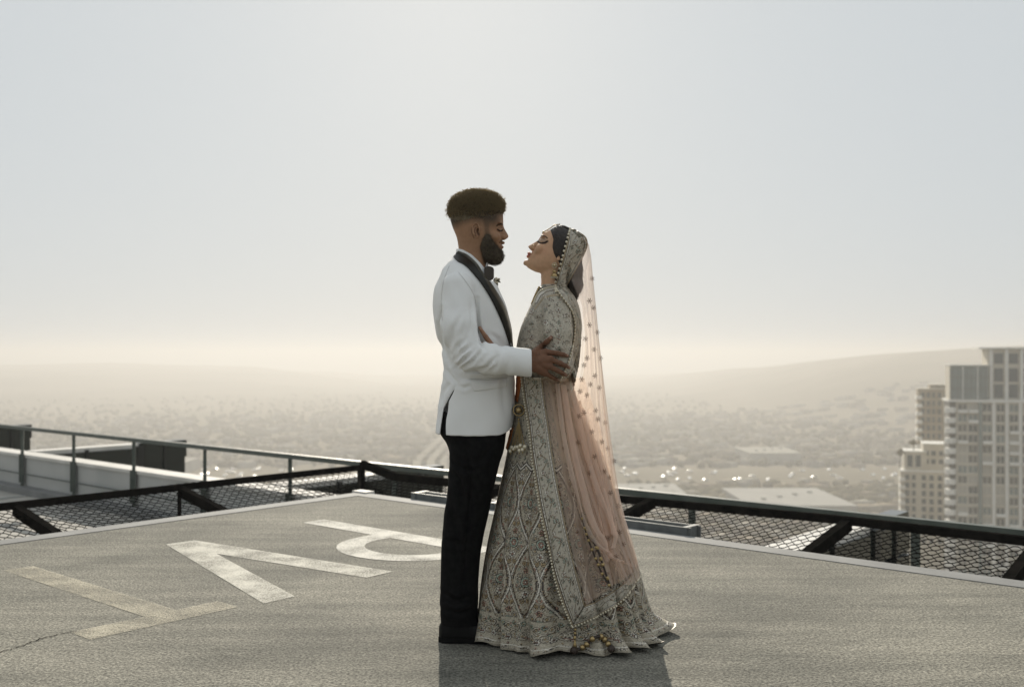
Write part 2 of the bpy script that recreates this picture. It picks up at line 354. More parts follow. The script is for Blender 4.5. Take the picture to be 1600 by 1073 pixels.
# low buildings of the plain (too many and too far to tell apart) and their trees
def boxes(n, dmin, dmax, wmin, wmax, hmin, hmax, seed):
    g = np.random.default_rng(seed); V = []; Fc = []; Cc = []
    pal = np.array([(.56,.52,.44), (.50,.44,.35), (.42,.36,.28), (.62,.58,.50), (.46,.42,.36), (.40,.34,.26)])
    for k in range(n):
        d = math.exp(g.uniform(math.log(dmin), math.log(dmax))); az = g.uniform(-.8, .8); x, y = d*math.sin(az), d*math.cos(az)
        
        if 742 < y < 872: continue
        w, l = g.uniform(wmin, wmax, 2); h = g.uniform(hmin, hmax); z = zterr(x, y)-2; c = .6; s = math.sin(c); co = math.cos(c); b = len(V)
        for zz in (z, z+h+2):
            for sx, sy in ((-1,-1), (1,-1), (1,1), (-1,1)):
                V.append((x+co*sx*w/2-s*sy*l/2, y+s*sx*w/2+co*sy*l/2, zz))
        for q in ((4,5,6,7), (0,1,5,4), (1,2,6,5), (2,3,7,6), (3,0,4,7)): Fc.append([b+i for i in q])
        Cc += [pal[g.integers(6)]*g.uniform(.42, .58)]*8
    return np.array(V), np.array(Fc), np.array(Cc)
def col_mat(name, rough=.8, spec=.4):
    m = mat(name, (.5,.5,.5), rough, 0, spec); a = nd(m, 'ShaderNodeVertexColor', layer_name='Col'); lk(m, a.outputs[0], m.node_tree.nodes['Principled BSDF'].inputs['Base Color']); return m
M_house = col_mat('house_walls', .9, 0)
V, Fc, Cc = boxes(4900, 430, 1700, 6, 16, 2.5, 6, 3)
mesh('distant_houses', V, Fc, M_house, cols=Cc, kind='stuff')
ico_v = []; ico_f = []
bm = bmesh.new(); bmesh.ops.create_icosphere(bm, subdivisions=1, radius=1); ico_v = np.array([v.co[:] for v in bm.verts]); ico_f = np.array([[v.index for v in f.verts] for f in bm.faces]); bm.free()
def blobs(pos, rad, seed):
    g = np.random.default_rng(seed); n = len(pos)
    V = ico_v[None]*(rad[:, None, None]*np.array([1, 1, .85]))*g.uniform(.75, 1.25, (n, len(ico_v), 1))+pos[:, None, :]
    Fc = ico_f[None]+(np.arange(n)*len(ico_v))[:, None, None]
    return V.reshape(-1, 3), Fc.reshape(-1, 3)
M_tree = noise_mat('far_foliage', (.145,.13,.085), (.20,.175,.12), .05, .9, spec=0)
g = np.random.default_rng(11); n = 10500
dd = 380+2600*g.beta(1.0, 2.6, n); aa = g.uniform(-.8, .8, n); px_ = dd*np.sin(aa); py_ = dd*np.cos(aa)
pos = np.stack([px_, py_, np.array([zterr(a, b) for a, b in zip(px_, py_)])+2.5], -1); rad = g.uniform(2.0, 4.6, n)
row = np.stack([g.uniform(70, 420, 500), g.uniform(630, 700, 500), np.full(500, CZ+3)], -1)     # the tree belt beyond the pale roof
row2 = np.stack([g.uniform(-420, -60, 260), g.uniform(560, 640, 260), np.full(260, CZ+3)], -1)
pos = np.concatenate([pos, row, row2]); rad = np.concatenate([rad, g.uniform(3, 7, 760)])
kp_ = ~((pos[:,1] > 748) & (pos[:,1] < 866)) & (pos[:,2] < CZ+9); pos = pos[kp_]; rad = rad[kp_]
V, Fc = blobs(pos, rad, 5); mesh('distant_trees', V, Fc, M_tree, kind='stuff')
# pale highway bending away
M_road = noise_mat('road_concrete', (.27,.245,.20), (.31,.285,.235), .05, .9, spec=0)
mb = MB(); ctl = np.array([(-36,455), (-40,540), (-58,690), (-75,880), (-72,1150), (-45,1500), (10,2000)]); q = []
for k in range(len(ctl)-1):
    for u in np.linspace(0, 1, 8, endpoint=False): q.append(ctl[k]*(1-u)+ctl[k+1]*u)
q = np.array(q)
for off, w in ((-9, 7), (3, 7), (14, 5)):
    b0 = len(mb.v)
    for k in range(len(q)):
        d = q[min(k+1, len(q)-1)]-q[max(k-1, 0)]; d /= np.linalg.norm(d); nn = np.array([d[1], -d[0]])
        for sg in (-1, 1): mb.v.append((*(q[k]+nn*(off+sg*w/2)), CZ+5+.1))
    for k in range(len(q)-1): mb.f.append((b0+2*k, b0+2*k+1, b0+2*k+3, b0+2*k+2))
mb.build('highway', M_road, kind='structure')
# big pale flat roof, a long low roof
def flat_building(x0, x1, y0, y1, h, label, roofc):
    r = empty('flat_roof_building', ((x0+x1)/2, (y0+y1)/2, CZ), label, 'building', 'large flat roofed buildings below')
    mw = noise_mat('pale_wall', (.34,.33,.29), (.40,.39,.35), .1, .8); mr = noise_mat('pale_roof', roofc, tuple(c*1.1 for c in roofc), .05, .9, spec=0)
    mb = MB(); mb.box(x0, x1, y0, y1, CZ, CZ+h); mb.build('wall', mw, r)
    mb = MB(); mb.box(x0-.5, x1+.5, y0-.5, y1+.5, CZ+h, CZ+h+.6); mb.build('roof', mr, r)
    for k in range(4):
        mb = MB(); xx = x0+(x1-x0)*(.2+.2*k); yy = y0+(y1-y0)*(.3+.13*k); mb.box(xx, xx+2.6, yy, yy+2.6, CZ+h+.6, CZ+h+1.9); mb.build('roof_unit', mw, r)
flat_building(138, 199, 575, 652, 10, 'large pale flat roofed building just above the rail at right of the bride', (.40,.385,.35))
flat_building(66, 112, 640, 690, 8, 'low white roofed building by the rail nearest the bride', (.40,.385,.35))
flat_building(300, 350, 720, 760, 9, 'white roofed shed left of the towers', (.38,.36,.32))
flat_building(215, 262, 900, 960, 9, 'wide pale warehouse behind the parked cars', (.38,.36,.31))
flat_building(-330, -270, 800, 860, 9, 'low pale warehouse below the left guard rail', (.36,.34,.3))
# parked cars that glint in the sun: body and cabin, shared mesh
M_car = mat('car_paint', (.85,.85,.84), .46, 1, .6); M_carw = mat('car_white', (.75,.75,.74), .2, .1, .6)
def car_mesh():
    V = []; Fc = []
    prof = [(-2.2,.35), (-2.25,.75), (-1.9,.98), (-1.25,1.05), (-.7,1.45), (.6,1.48), (1.25,1.05), (2.05,.9), (2.2,.55), (2.15,.35)]
    for yy, sc in ((-.88,.93), (-.80,1), (.80,1), (.88,.93)):
        for x, z in prof: V.append((x*sc if abs(yy) > .85 else x, yy*(.80 if z > 1.2 else 1), z))
    n = len(prof)
    for r_ in range(3):
        for k in range(n-1): Fc.append((r_*n+k, r_*n+k+1, (r_+1)*n+k+1, (r_+1)*n+k))
    Fc.append(tuple(range(n))); Fc.append(tuple(range(3*n, 4*n))[::-1])
    return V, Fc
V, Fc = car_mesh(); car0 = mesh('parked_car', V, Fc, M_car, smooth=True)
cp_ = []
for k in range(64):
    x_ = rng.uniform(962, 1420) if k < 46 else rng.uniform(300, 470); y_ = rng.uniform(731, 750) if k < 46 else rng.uniform(728, 745)
    if k in range(36, 46): y_ = rng.uniform(756, 760); x_ = rng.uniform(1035, 1085)
    Yc_ = (CH-CZ-1)*F/(y_-HZ); cp_.append((gx(x_, Yc_), Yc_))
for k, (x_, y_) in enumerate(cp_):
    o = car0 if k == 0 else car0.copy()
    if k: COL.objects.link(o)
    o.location = (x_, y_, CZ+.05+(9 if False else 0)); o.rotation_euler = (0, 0, rng.uniform(0, 6.28)); o.scale = (1.25,)*3
    prop(o, 'tiny parked car glinting on the hazy plain below the rail', 'car', 'distant parked cars')

# ---- apartment towers at right
M_tw = noise_mat('tower_concrete', (.43,.395,.32), (.50,.465,.39), .3, .8); M_tw2 = noise_mat('tower_brown', (.26,.21,.145), (.33,.28,.20), .3, .8)
M_tpale = noise_mat('tower_white', (.62,.61,.57), (.68,.67,.63), .3, .7); M_tglass = mat('tower_glass', (.06,.07,.07), .15); M_tgl2 = mat('crown_glass', (.16,.19,.18), .2); M_blind = mat('pale_blind', (.36,.34,.29), .6); M_tdark = mat('dark_frame', (.10,.095,.08), .6)  # M_tdark: even dark brown for frames, corner core, some windows and trunks
def tower_part(name, parent, m, *bs):
    mb = MB()
    for b in bs: mb.box(*b)
    return mb.build(name, m, parent)
def X_(x, Yt): return gx(x, Yt)
Yt = 311.0; u = Yt/F
tw = empty('apartment_tower', (X_(1590, Yt), Yt+14, CZ), 'tall pale grey apartment tower with glass crown at the right edge', 'tower')
zx = lambda y: gz(y, Yt)
def xx(x): return X_(x, Yt)
tower_part('wall', tw, M_tw, (xx(1494), xx(1740), Yt, Yt+12, CZ, zx(626)))
tower_part('setback', tw, M_tw, (xx(1541), xx(1740), Yt+2, Yt+11, zx(624), zx(545)))
tower_part('roof_edge', tw, M_tpale, (xx(1527), xx(1742), Yt+.8, Yt+12, zx(545), zx(542.5)))
tower_part('cornice', tw, M_tpale, (xx(1482), xx(1742), Yt-.9, Yt+12, zx(627.5), zx(624)))
for k, (xa, xb) in enumerate(((1486,1503), (1504.5,1524), (1526,1540))):
    tower_part('crown_panel', tw, M_tgl2, (xx(xa), xx(xb), Yt+.2, Yt+.5, zx(623), zx(572)))
for xa in (1503.2, 1524.4): tower_part('mullion', tw, M_tpale, (xx(xa), xx(xa+1.2), Yt-.1, Yt+.4, zx(623.5), zx(572)))
for xa in (1489, 1496, 1509, 1516, 1530, 1536): tower_part('mullion', tw, M_tdark, (xx(xa), xx(xa+.5), Yt+.05, Yt+.3, zx(623), zx(573)))
for ya in (588, 606): tower_part('transom', tw, M_tdark, (xx(1486), xx(1540), Yt+.03, Yt+.19, zx(ya+.8), zx(ya)))
tower_part('crown_wall', tw, M_tw, (xx(1485), xx(1541), Yt+.6, Yt+9, zx(623.9), zx(571)))
tower_part('crown_edge', tw, M_tpale, (xx(1484), xx(1541), Yt-.2, Yt+9, zx(571), zx(569.6)))
for xa in (1550, 1571, 1592, 1613, 1634):
    for ya, yb in ((552,568), (575,596), (600,621)):
        tower_part('window', tw, M_tglass, (xx(xa), xx(xa+13), Yt+1.8, Yt+2.02, zx(yb), zx(ya)))
for xa in (1543.5, 1565.5, 1587, 1608):
    tower_part('pier', tw, M_tpale, (xx(xa), xx(xa+4), Yt+1.2, Yt+2, zx(623.8), zx(546)))
nst = 21; st = 16.0
wmesh = None
for xa, w_ in ((1526,4.6), (1545.5,4), (1564,4), (1583,4), (1602,4), (1621,4)):
    tower_part('pier', tw, M_tpale if xa != 1526 else M_tgl2, (xx(xa), xx(xa+w_), Yt-.7, Yt, CZ, zx(627.6)))
for k in range(nst):
    y0 = 629+k*st
    tower_part('floor_band', tw, M_tw, (xx(1494), xx(1650), Yt-.35, Yt-.02, zx(y0+st), zx(y0+st-3.2)))
    wr_ = np.random.default_rng(k)
    for xa, xb in ((1497,1509), (1512,1524), (1532.5,1544), (1552,1562.5), (1570.5,1581.5), (1589,1600.5), (1608,1619)):
        mb = MB(); mb.box(xx(xa), xx(xb), Yt-.12, Yt-.01, zx(y0+st-3.4), zx(y0+2.2)); o = mb.build('window', (M_tglass, M_tglass, M_tgl2, M_blind, M_tdark)[wr_.integers(5)], tw)
        mb = MB(); xm = (xa+xb)/2; mb.box(xx(xm-.5), xx(xm+.5), Yt-.2, Yt-.13, zx(y0+st-3.4), zx(y0+2.2)); mb.build('mullion', M_tw, o)
        if wr_.random() < .28:
            tower_part('balcony', tw, M_tpale, (xx(xa-1), xx(xb+1), Yt-1.4, Yt-.36, zx(y0+st-1), zx(y0+st-5.5)))
    mb = MB(); b0 = 0
    cx_, cy_ = xx(1487), Yt+1.5
    for zz0, zz1, rr in ((zx(y0+st-.5), zx(y0+st-8.5), 1.75),):
        n = 14; ring_ = [(cx_+rr*math.cos(a), cy_+rr*1.4*math.sin(a)) for a in np.linspace(0, 2*math.pi, n, endpoint=False)]
        mb.v += [(*p_, zz0) for p_ in ring_]+[(*p_, zz1) for p_ in ring_]
        mb.f += [(i_, (i_+1) % n, n+(i_+1) % n, n+i_) for i_ in range(n)]+[tuple(range(n, 2*n)), tuple(range(n))[::-1]]
    mb.build('balcony', M_tpale, tw)
tower_part('corner_core', tw, M_tdark, (xx(1485), xx(1494), Yt+1, Yt+11.8, CZ, zx(627.6)))
def turn(root, px_, Yt, ang, dx):
    pv_ = Vector((X_(px_, Yt), Yt, 0)); Rm = Matrix.Translation(pv_+Vector((dx, 0, 0))) @ Matrix.Rotation(ang, 4, 'Z') @ Matrix.Translation(-pv_)
    done = set()
    for o in [c for c in bpy.data.objects if c.type == 'MESH' and (c.parent == root or (c.parent and c.parent.parent == root))]:
        if o.data.name in done: continue
        done.add(o.data.name); o.data.transform(Rm)
def stepped(name, Yt, xl, blocks, story, m, label, winx):
    r = empty(name, (X_((blocks[0][0]+blocks[0][1])/2, Yt), Yt+8, CZ), label, 'tower')
    for k, (xa, xb, yt, off) in enumerate(blocks):
        mm = MB(); mm.box(X_(xa, Yt), X_(xb, Yt), Yt+off, Yt+off+9+k, CZ, gz(yt, Yt)); mm.build('wall', m, r)
        mm = MB(); mm.box(X_(xa-.7, Yt), X_(xb+.7, Yt), Yt+off-.3, Yt+off+9.4+k, gz(yt, Yt), gz(yt-1.4, Yt)); mm.build('roof_edge', M_tpale if m is not M_tw2 else M_tw, r)
    ytop = blocks[0][2]
    for k in range(int((850-ytop)/story)):
        y0 = ytop+3+k*story
        mm = MB(); mm.box(X_(xl-3.2, Yt), X_(xl+5, Yt), Yt-1.3, Yt+5, gz(y0+story*.98, Yt), gz(y0+story*.55, Yt)); mm.build('balcony', M_tpale, r)
        for xa, xb in winx:
            mm = MB(); mm.box(X_(xa, Yt), X_(xb, Yt), Yt+blocks[0][3]-.15, Yt+blocks[0][3]-.01, gz(y0+story*.78, Yt), gz(y0+story*.15, Yt)); mm.build('window', M_tglass, r)
    return r
r2 = stepped('apartment_tower', 383, 1435, [(1434,1492,608,0), (1453,1492,602,4)], 12.7, M_tw2, 'brown apartment tower behind the pale tower at right', [(1439,1444), (1447,1452), (1455,1459), (1463,1468), (1472,1477)])
r3 = stepped('apartment_tower', 345, 1409, [(1407,1482,736,0), (1413,1446,706,2), (1441,1480,694,3)], 12.2, M_tw, 'low stepped grey apartment block left of the tall towers', [(1414,1420), (1424,1429), (1438,1444), (1449,1455), (1461,1467), (1470,1476)])
for xa in (1443, 1453, 1464):
    for ya in (704, 717):
        mb = MB(); mb.box(X_(xa, 345), X_(xa+6, 345), 347.7, 347.98, gz(ya+7, 345), gz(ya, 345)); mb.build('window', M_tglass, r3)
for xa in (1418, 1430):
    mb = MB(); mb.box(X_(xa, 345), X_(xa+7, 345), 346.7, 346.98, gz(729, 345), gz(711, 345)); mb.build('window', M_tglass, r3)
turn(tw, 1494, 311, -R(15), 0)
turn(r2, 1435, 383, -R(18), 0); turn(r3, 1409, 345, -R(18), 0)
# roof terrace trees on the stepped block
def tree(name, x, y, z, h, r_, label, group):
    t = empty(name, (x, y, z), label, 'tree', group)
    mb = MB(); mb.tube([(x, y, z), (x+.1, y, z+h*.5), (x, y+.1, z+h*.8)], [.18, .13, .06], 6); mb.build('trunk', M_tdark, t)
    g = np.random.default_rng(int(x*7) % 97); n = 16
    pp = np.array([x, y, z+h*.72])+g.normal(0, r_*.45, (n, 3)); V, Fc = blobs(pp, g.uniform(.3, .6, n)*r_, 4); mesh('crown', V, Fc, M_tree, t)
for k, xa in enumerate((1410, 1432)):
    tree('terrace_tree', X_(xa, 345), 347.5, gz(706 if k else 736, 345)+.3, 4.0 if k else 8.5, 1.2, ('round dark tree on the left roof corner of the stepped block', 'round dark tree on the stepped block beside the brown tower')[k], 'roof terrace trees')
HAZE_COL = (.585,.582,.575,1); HAZE_D = .00063; HAZE_G = .40
# ---- haze
hz = mat('haze_air'); hz.node_tree.nodes.remove(hz.node_tree.nodes['Principled BSDF'])
pv = nd(hz, 'ShaderNodeVolumePrincipled'); pv.inputs['Color'].default_value = HAZE_COL; pv.inputs['Density'].default_value = HAZE_D; pv.inputs['Anisotropy'].default_value = HAZE_G
lk(hz, pv.outputs[0], hz.node_tree.nodes['Material Output'].inputs['Volume'])
mb = MB(); mb.box(-5600, 5600, -2100, 5400, -140, 37); mb.build('haze', hz, kind='stuff')
print('city', round(time.time()-T0, 1))
# ---------------------------------------------------------------- solid modelling: distance fields meshed with surface nets
def smin(a, b, k):
    h = np.clip(.5+.5*(b-a)/k, 0, 1); return b+(a-b)*h-k*h*(1-h)
class Field:
    def __init__(s, lo, hi, h):
        s.lo = np.array(lo, float); s.h = h; s.n = np.ceil((np.array(hi)-s.lo)/h).astype(int)+1
        s.F = np.full(s.n, .2, np.float32); s.ax = [(s.lo[i]+h*np.arange(s.n[i])).astype(np.float32) for i in range(3)]
    def box(s, lo, hi):
        i0 = np.clip(np.floor((np.array(lo)-s.lo)/s.h).astype(int), 0, s.n); i1 = np.clip(np.ceil((np.array(hi)-s.lo)/s.h).astype(int)+1, 0, s.n)
        sl = tuple(slice(a, b) for a, b in zip(i0, i1))
        return sl, s.ax[0][sl[0]][:, None, None], s.ax[1][sl[1]][None, :, None], s.ax[2][sl[2]][None, None, :]
    def op(s, fn, lo, hi, k=.01, mode='u'):
        sl, X, Y, Z = s.box(np.array(lo)-3*k-.01, np.array(hi)+3*k+.01)
        if min(s.F[sl].shape) == 0: return
        d = fn(X, Y, Z).astype(np.float32); a = s.F[sl]
        if mode == 'u': s.F[sl] = smin(a, d, k)
        elif mode == 's': s.F[sl] = -smin(-a, d, k)
    def cut(s, fn, k=.004):                   # keep where fn < 0
        X, Y, Z = s.ax[0][:, None, None], s.ax[1][None, :, None], s.ax[2][None, None, :]
        d = np.broadcast_to(fn(X, Y, Z).astype(np.float32), s.F.shape); s.F = -smin(-s.F, -d, k)
    def chain(s, pts, rs, k=.01, mode='u'):
        for i in range(len(pts)-1):
            a, b = np.array(pts[i], np.float32), np.array(pts[i+1], np.float32); r0, r1 = rs[i], rs[i+1]; R_ = max(r0, r1)
            ba = b-a; L = float(ba@ba)
            def fn(X, Y, Z):
                t = np.clip(((X-a[0])*ba[0]+(Y-a[1])*ba[1]+(Z-a[2])*ba[2])/L, 0, 1)
                return np.sqrt((X-a[0]-t*ba[0])**2+(Y-a[1]-t*ba[1])**2+(Z-a[2]-t*ba[2])**2)-(r0+(r1-r0)*t)
            s.op(fn, np.minimum(a, b)-R_, np.maximum(a, b)+R_, k, mode)
    def ell(s, c, r, k=.01, mode='u', M=None):  # M rows: local axes
        c = np.array(c, np.float32); r = np.array(r, np.float32)
        def fn(X, Y, Z):
            x, y, z = X-c[0], Y-c[1], Z-c[2]
            if M is not None: x, y, z = [M[i][0]*x+M[i][1]*y+M[i][2]*z for i in range(3)]
            q = np.sqrt((x/r[0])**2+(y/r[1])**2+(z/r[2])**2); g = np.sqrt((x/r[0]**2)**2+(y/r[1]**2)**2+(z/r[2]**2)**2)
            return q*(q-1)/np.maximum(g, 1e-6)
        R_ = r.max(); s.op(fn, c-R_, c+R_, k, mode)
    def mesh(s):
        F = s.F; n = F.shape; neg = F < 0
        c = [(i, j, k) for i in (0,1) for j in (0,1) for k in (0,1)]
        sub = lambda A, o: A[o[0]:n[0]-1+o[0], o[1]:n[1]-1+o[1], o[2]:n[2]-1+o[2]]
        cnt = np.zeros((n[0]-1, n[1]-1, n[2]-1), np.int8)
        for o in c: cnt += sub(neg, o)
        act = (cnt > 0) & (cnt < 8); idx = np.argwhere(act); ids = np.full(act.shape, -1, np.int64); ids[act] = np.arange(len(idx))
        vals = np.stack([F[idx[:,0]+o[0], idx[:,1]+o[1], idx[:,2]+o[2]] for o in c], 1).astype(float)
        acc = np.zeros((len(idx), 3)); m = np.zeros(len(idx))
        for a in range(8):
            for b in range(a+1, 8):
                if sum(abs(c[a][q]-c[b][q]) for q in range(3)) != 1: continue
                fa, fb = vals[:, a], vals[:, b]; x = (fa < 0) != (fb < 0)
                t = np.where(x, fa/np.where(x, fa-fb, 1), 0); p = np.array(c[a])+t[:, None]*(np.array(c[b])-np.array(c[a]))
                acc += np.where(x[:, None], p, 0); m += x
        V = s.lo+s.h*(idx+acc/m[:, None]); Q = []
        for ax in range(3):
            o1, o2 = [(1,2), (2,0), (0,1)][ax]
            A = neg.take(range(0, n[ax]-1), ax); B = neg.take(range(1, n[ax]), ax); e = np.argwhere(A != B)
            e = e[(e[:, o1] > 0) & (e[:, o2] > 0) & (e[:, o1] < n[o1]-1) & (e[:, o2] < n[o2]-1)]
            def cell(d1, d2):
                q = e.copy(); q[:, o1] -= d1; q[:, o2] -= d2; return ids[q[:,0], q[:,1], q[:,2]]
            quad = np.stack([cell(1,1), cell(0,1), cell(0,0), cell(1,0)], 1)
            fl = ~neg[e[:,0], e[:,1], e[:,2]]; quad[fl] = quad[fl][:, ::-1]; Q.append(quad)
        return V, np.concatenate(Q)
def crv(xs, ys):                              # smooth monotone-ish interpolation
    xs, ys = np.array(xs, float), np.array(ys, float)
    o = np.argsort(xs); xs, ys = xs[o], ys[o]; d = np.gradient(ys, xs)
    q = np.linspace(xs[0], xs[-1], 400); i = np.clip(np.searchsorted(xs, q)-1, 0, len(xs)-2); h = xs[i+1]-xs[i]; t = (q-xs[i])/h
    y = (2*t**3-3*t**2+1)*ys[i]+(t**3-2*t**2+t)*h*d[i]+(-2*t**3+3*t**2)*ys[i+1]+(t**3-t**2)*h*d[i+1]
    return lambda v: np.interp(v, q, y)
def column(fr, tab, n=2.0, cy=0.0, nf=None):  # tab rows: u, back, front, half width; fr maps world to (f, lateral, u)
    u = [r[0] for r in tab]; bk = crv(u, [r[1] for r in tab]); ft = crv(u, [r[2] for r in tab]); hw = crv(u, [r[3] for r in tab]); u0, u1 = min(u), max(u)
    def fn(X, Y, Z):
        f, l, w = fr(X, Y, Z); wc = np.clip(w, u0, u1); B, T, H = bk(wc), ft(wc), hw(wc); c = (B+T)/2; a = np.maximum((T-B)/2, 1e-3); H = np.maximum(H, 1e-3)
        q = (f-c)/a; nn = n if nf is None else np.where(q > 0, nf, n)
        r = (np.abs(q)**nn+np.abs((l-cy)/H)**nn)**(1/nn)
        d = (r-1)*np.minimum(a, H)
        return np.maximum(d, np.maximum(u0-w, w-u1))
    return fn
def normals(V, Q):
    N = np.zeros_like(V)
    for t in ((0,1,2), (0,2,3)) if Q.shape[1] == 4 else ((0,1,2),):
        fn = np.cross(V[Q[:,t[1]]]-V[Q[:,t[0]]], V[Q[:,t[2]]]-V[Q[:,t[0]]])
        for k in t: np.add.at(N, Q[:,k], fn)
    return N/np.maximum(np.linalg.norm(N, axis=1), 1e-12)[:, None]
def topx(V): return np.stack([800+V[:,0]/V[:,1]*F, HZ-(V[:,2]-CH)/V[:,1]*F], 1)
def dpoly(p, line):                           # distance of points to a polyline, and position along it
    best = np.full(len(p), 1e9); tt = np.zeros(len(p)); line = np.array(line, float)
    for i in range(len(line)-1):
        a, b = line[i], line[i+1]; ab = b-a; t = np.clip((p-a)@ab/(ab@ab), 0, 1); d = np.linalg.norm(p-a-t[:, None]*ab, axis=1)
        u = d < best; best[u] = d[u]; tt[u] = (i+t[u])/(len(line)-1)
    return best, tt
def crease(V, N, line, A, w, side=-1):        # fold: valley along the line with a soft ridge beside it, on the side facing the camera (side=-1)
    p = topx(V); d, t = dpoly(p, line); m = (N[:,1] < .25) if side < 0 else np.ones(len(V), bool)
    g = (-np.exp(-(d/w)**2)+.55*np.exp(-((d-2.1*w)/(1.3*w))**2))*np.sin(np.clip(t, .02, .98)*math.pi)**.6*A
    V[m] += N[m]*g[m, None]
def inpoly(p, poly):                          # signed distance, negative inside
    poly = np.array(poly, float); d, _ = dpoly(p, np.concatenate([poly, poly[:1]])); c = np.zeros(len(p), bool)
    for i in range(len(poly)):
        a, b = poly[i], poly[(i+1) % len(poly)]
        if a[1] == b[1]: continue
        k = ((a[1] > p[:,1]) != (b[1] > p[:,1])) & (p[:,0] < (b[0]-a[0])*(p[:,1]-a[1])/(b[1]-a[1])+a[0]); c ^= k
    return np.where(c, -d, d)
def polyfn(poly, Yc):                         # the same as an extrusion across the figure, as a field
    poly = np.array(poly, float)
    def fn(X, Y, Z):
        Xb, Zb = np.broadcast_arrays(X[:, 0, :]+0*Z[:, 0, :], Z[:, 0, :]+0*X[:, 0, :]); p = np.stack([800+Xb.ravel()/Yc*F, HZ-(Zb.ravel()-CH)/Yc*F], 1)
        return (inpoly(p, poly)*Yc/F).reshape(Xb.shape)[:, None, :]
    return fn
def bvh(*ms):
    V = []; Q = []; b = 0
    for v, q in ms: V.append(v); Q += [tuple(int(i)+b for i in f) for f in q]; b += len(v)
    return BVHTree.FromPolygons(np.concatenate(V).tolist(), Q)
EYE = Vector((0, 0, CH))
def hit(tree, x, y, off=0.0, fall=None):      # the point of a surface seen at photo pixel (x, y), lifted off towards the viewer side
    d = Vector(((x-800)/F, 1, (HZ-y)/F)); h = tree.ray_cast(EYE, d.normalized())
    if h[0] is None: return np.array(EYE+d*fall) if fall else None
    p = h[0]; n = h[1]; n = n if n.dot(d) < 0 else -n
    return np.array(p+n*off*.35-d.normalized()*off*.65)
def resample(line, n):
    line = np.array(line, float); L = np.concatenate([[0], np.cumsum(np.linalg.norm(np.diff(line, axis=0), axis=1))]); q = np.linspace(0, L[-1], n)
    out = np.stack([np.interp(q, L, line[:, k]) for k in range(line.shape[1])], 1)
    return out
def smooth_line(line, n):
    line = np.array(line, float); t = np.concatenate([[0], np.cumsum(np.linalg.norm(np.diff(line, axis=0), axis=1))]); q = np.linspace(0, t[-1], n)
    return np.stack([crv(t, line[:, k])(q) for k in range(line.shape[1])], 1)
def drape(tree, L, Rr, m, n, off, thick=.003, fall=4.15, bulge=0, fold=None):   # cloth strip between two pixel polylines laid on a surface
    A = smooth_line(L, m); B = smooth_line(Rr, m); G_ = np.zeros((m, n, 3)); ok = np.zeros((m, n), bool)
    for j in range(n):
        t = j/(n-1); row = A*(1-t)+B*t
        for i in range(m):
            p = hit(tree, row[i,0], row[i,1], off+bulge*math.sin(math.pi*t))
            if p is not None: G_[i,j] = p; ok[i,j] = True
    for i in range(m):                        # rays that miss keep the depth of their nearest neighbour
        for j in range(n):
            if not ok[i,j]:
                js = np.where(ok[i])[0]
                Yv = G_[i, js[np.argmin(abs(js-j))], 1] if len(js) else (G_[i-1, j, 1] if i else fall)
                t = j/(n-1); q = A[i]*(1-t)+B[i]*t; G_[i,j] = P(q[0], q[1], Yv)
    for _ in range(2):                        # calm the depth so that it hangs like cloth
        Yd = G_[:,:,1].copy(); S_ = Yd.copy(); S_[1:-1] = np.minimum((Yd[:-2]+2*Yd[1:-1]+Yd[2:])/4, Yd[1:-1]+.002)
        sc = S_/Yd; G_[:,:,0] *= sc; G_[:,:,2] = CH+(G_[:,:,2]-CH)*sc; G_[:,:,1] = S_
    if fold is not None: G_ += fold(np.linspace(0, 1, m)[:, None], np.linspace(0, 1, n)[None, :])
    V = G_.reshape(-1, 3); i = np.arange(m-1)[:, None]; j = np.arange(n-1)[None, :]; a = i*n+j
    Q = np.stack([a, a+1, a+n+1, a+n], -1).reshape(-1, 4); N = normals(V, Q)
    if N[:,1].mean() > 0: Q = Q[:, ::-1]; N = -N
    if thick:
        k = len(V); V2 = V-N*thick; rim = np.concatenate([np.arange(n), n*np.arange(1, m)+n-1, n*(m-1)+np.arange(n-1)[::-1], n*np.arange(1, m-1)[::-1]])
        r2 = np.roll(rim, -1); Qs = np.stack([rim, r2, r2+k, rim+k], 1); V = np.concatenate([V, V2]); Q = np.concatenate([Q, Q[:, ::-1]+k, Qs])
    return V, Q, G_
def join(*ms):
    V = []; Q = []; b = 0
    for v, q in ms:
        if q.shape[1] == 3: q = np.concatenate([q, q[:, 2:]], 1)
        V.append(v); Q.append(q+b); b += len(v)
    return np.concatenate(V), np.concatenate(Q)
def mirror(V, Q, Yc): W_ = V.copy(); W_[:,1] = 2*Yc-W_[:,1]; return W_, Q[:, ::-1]
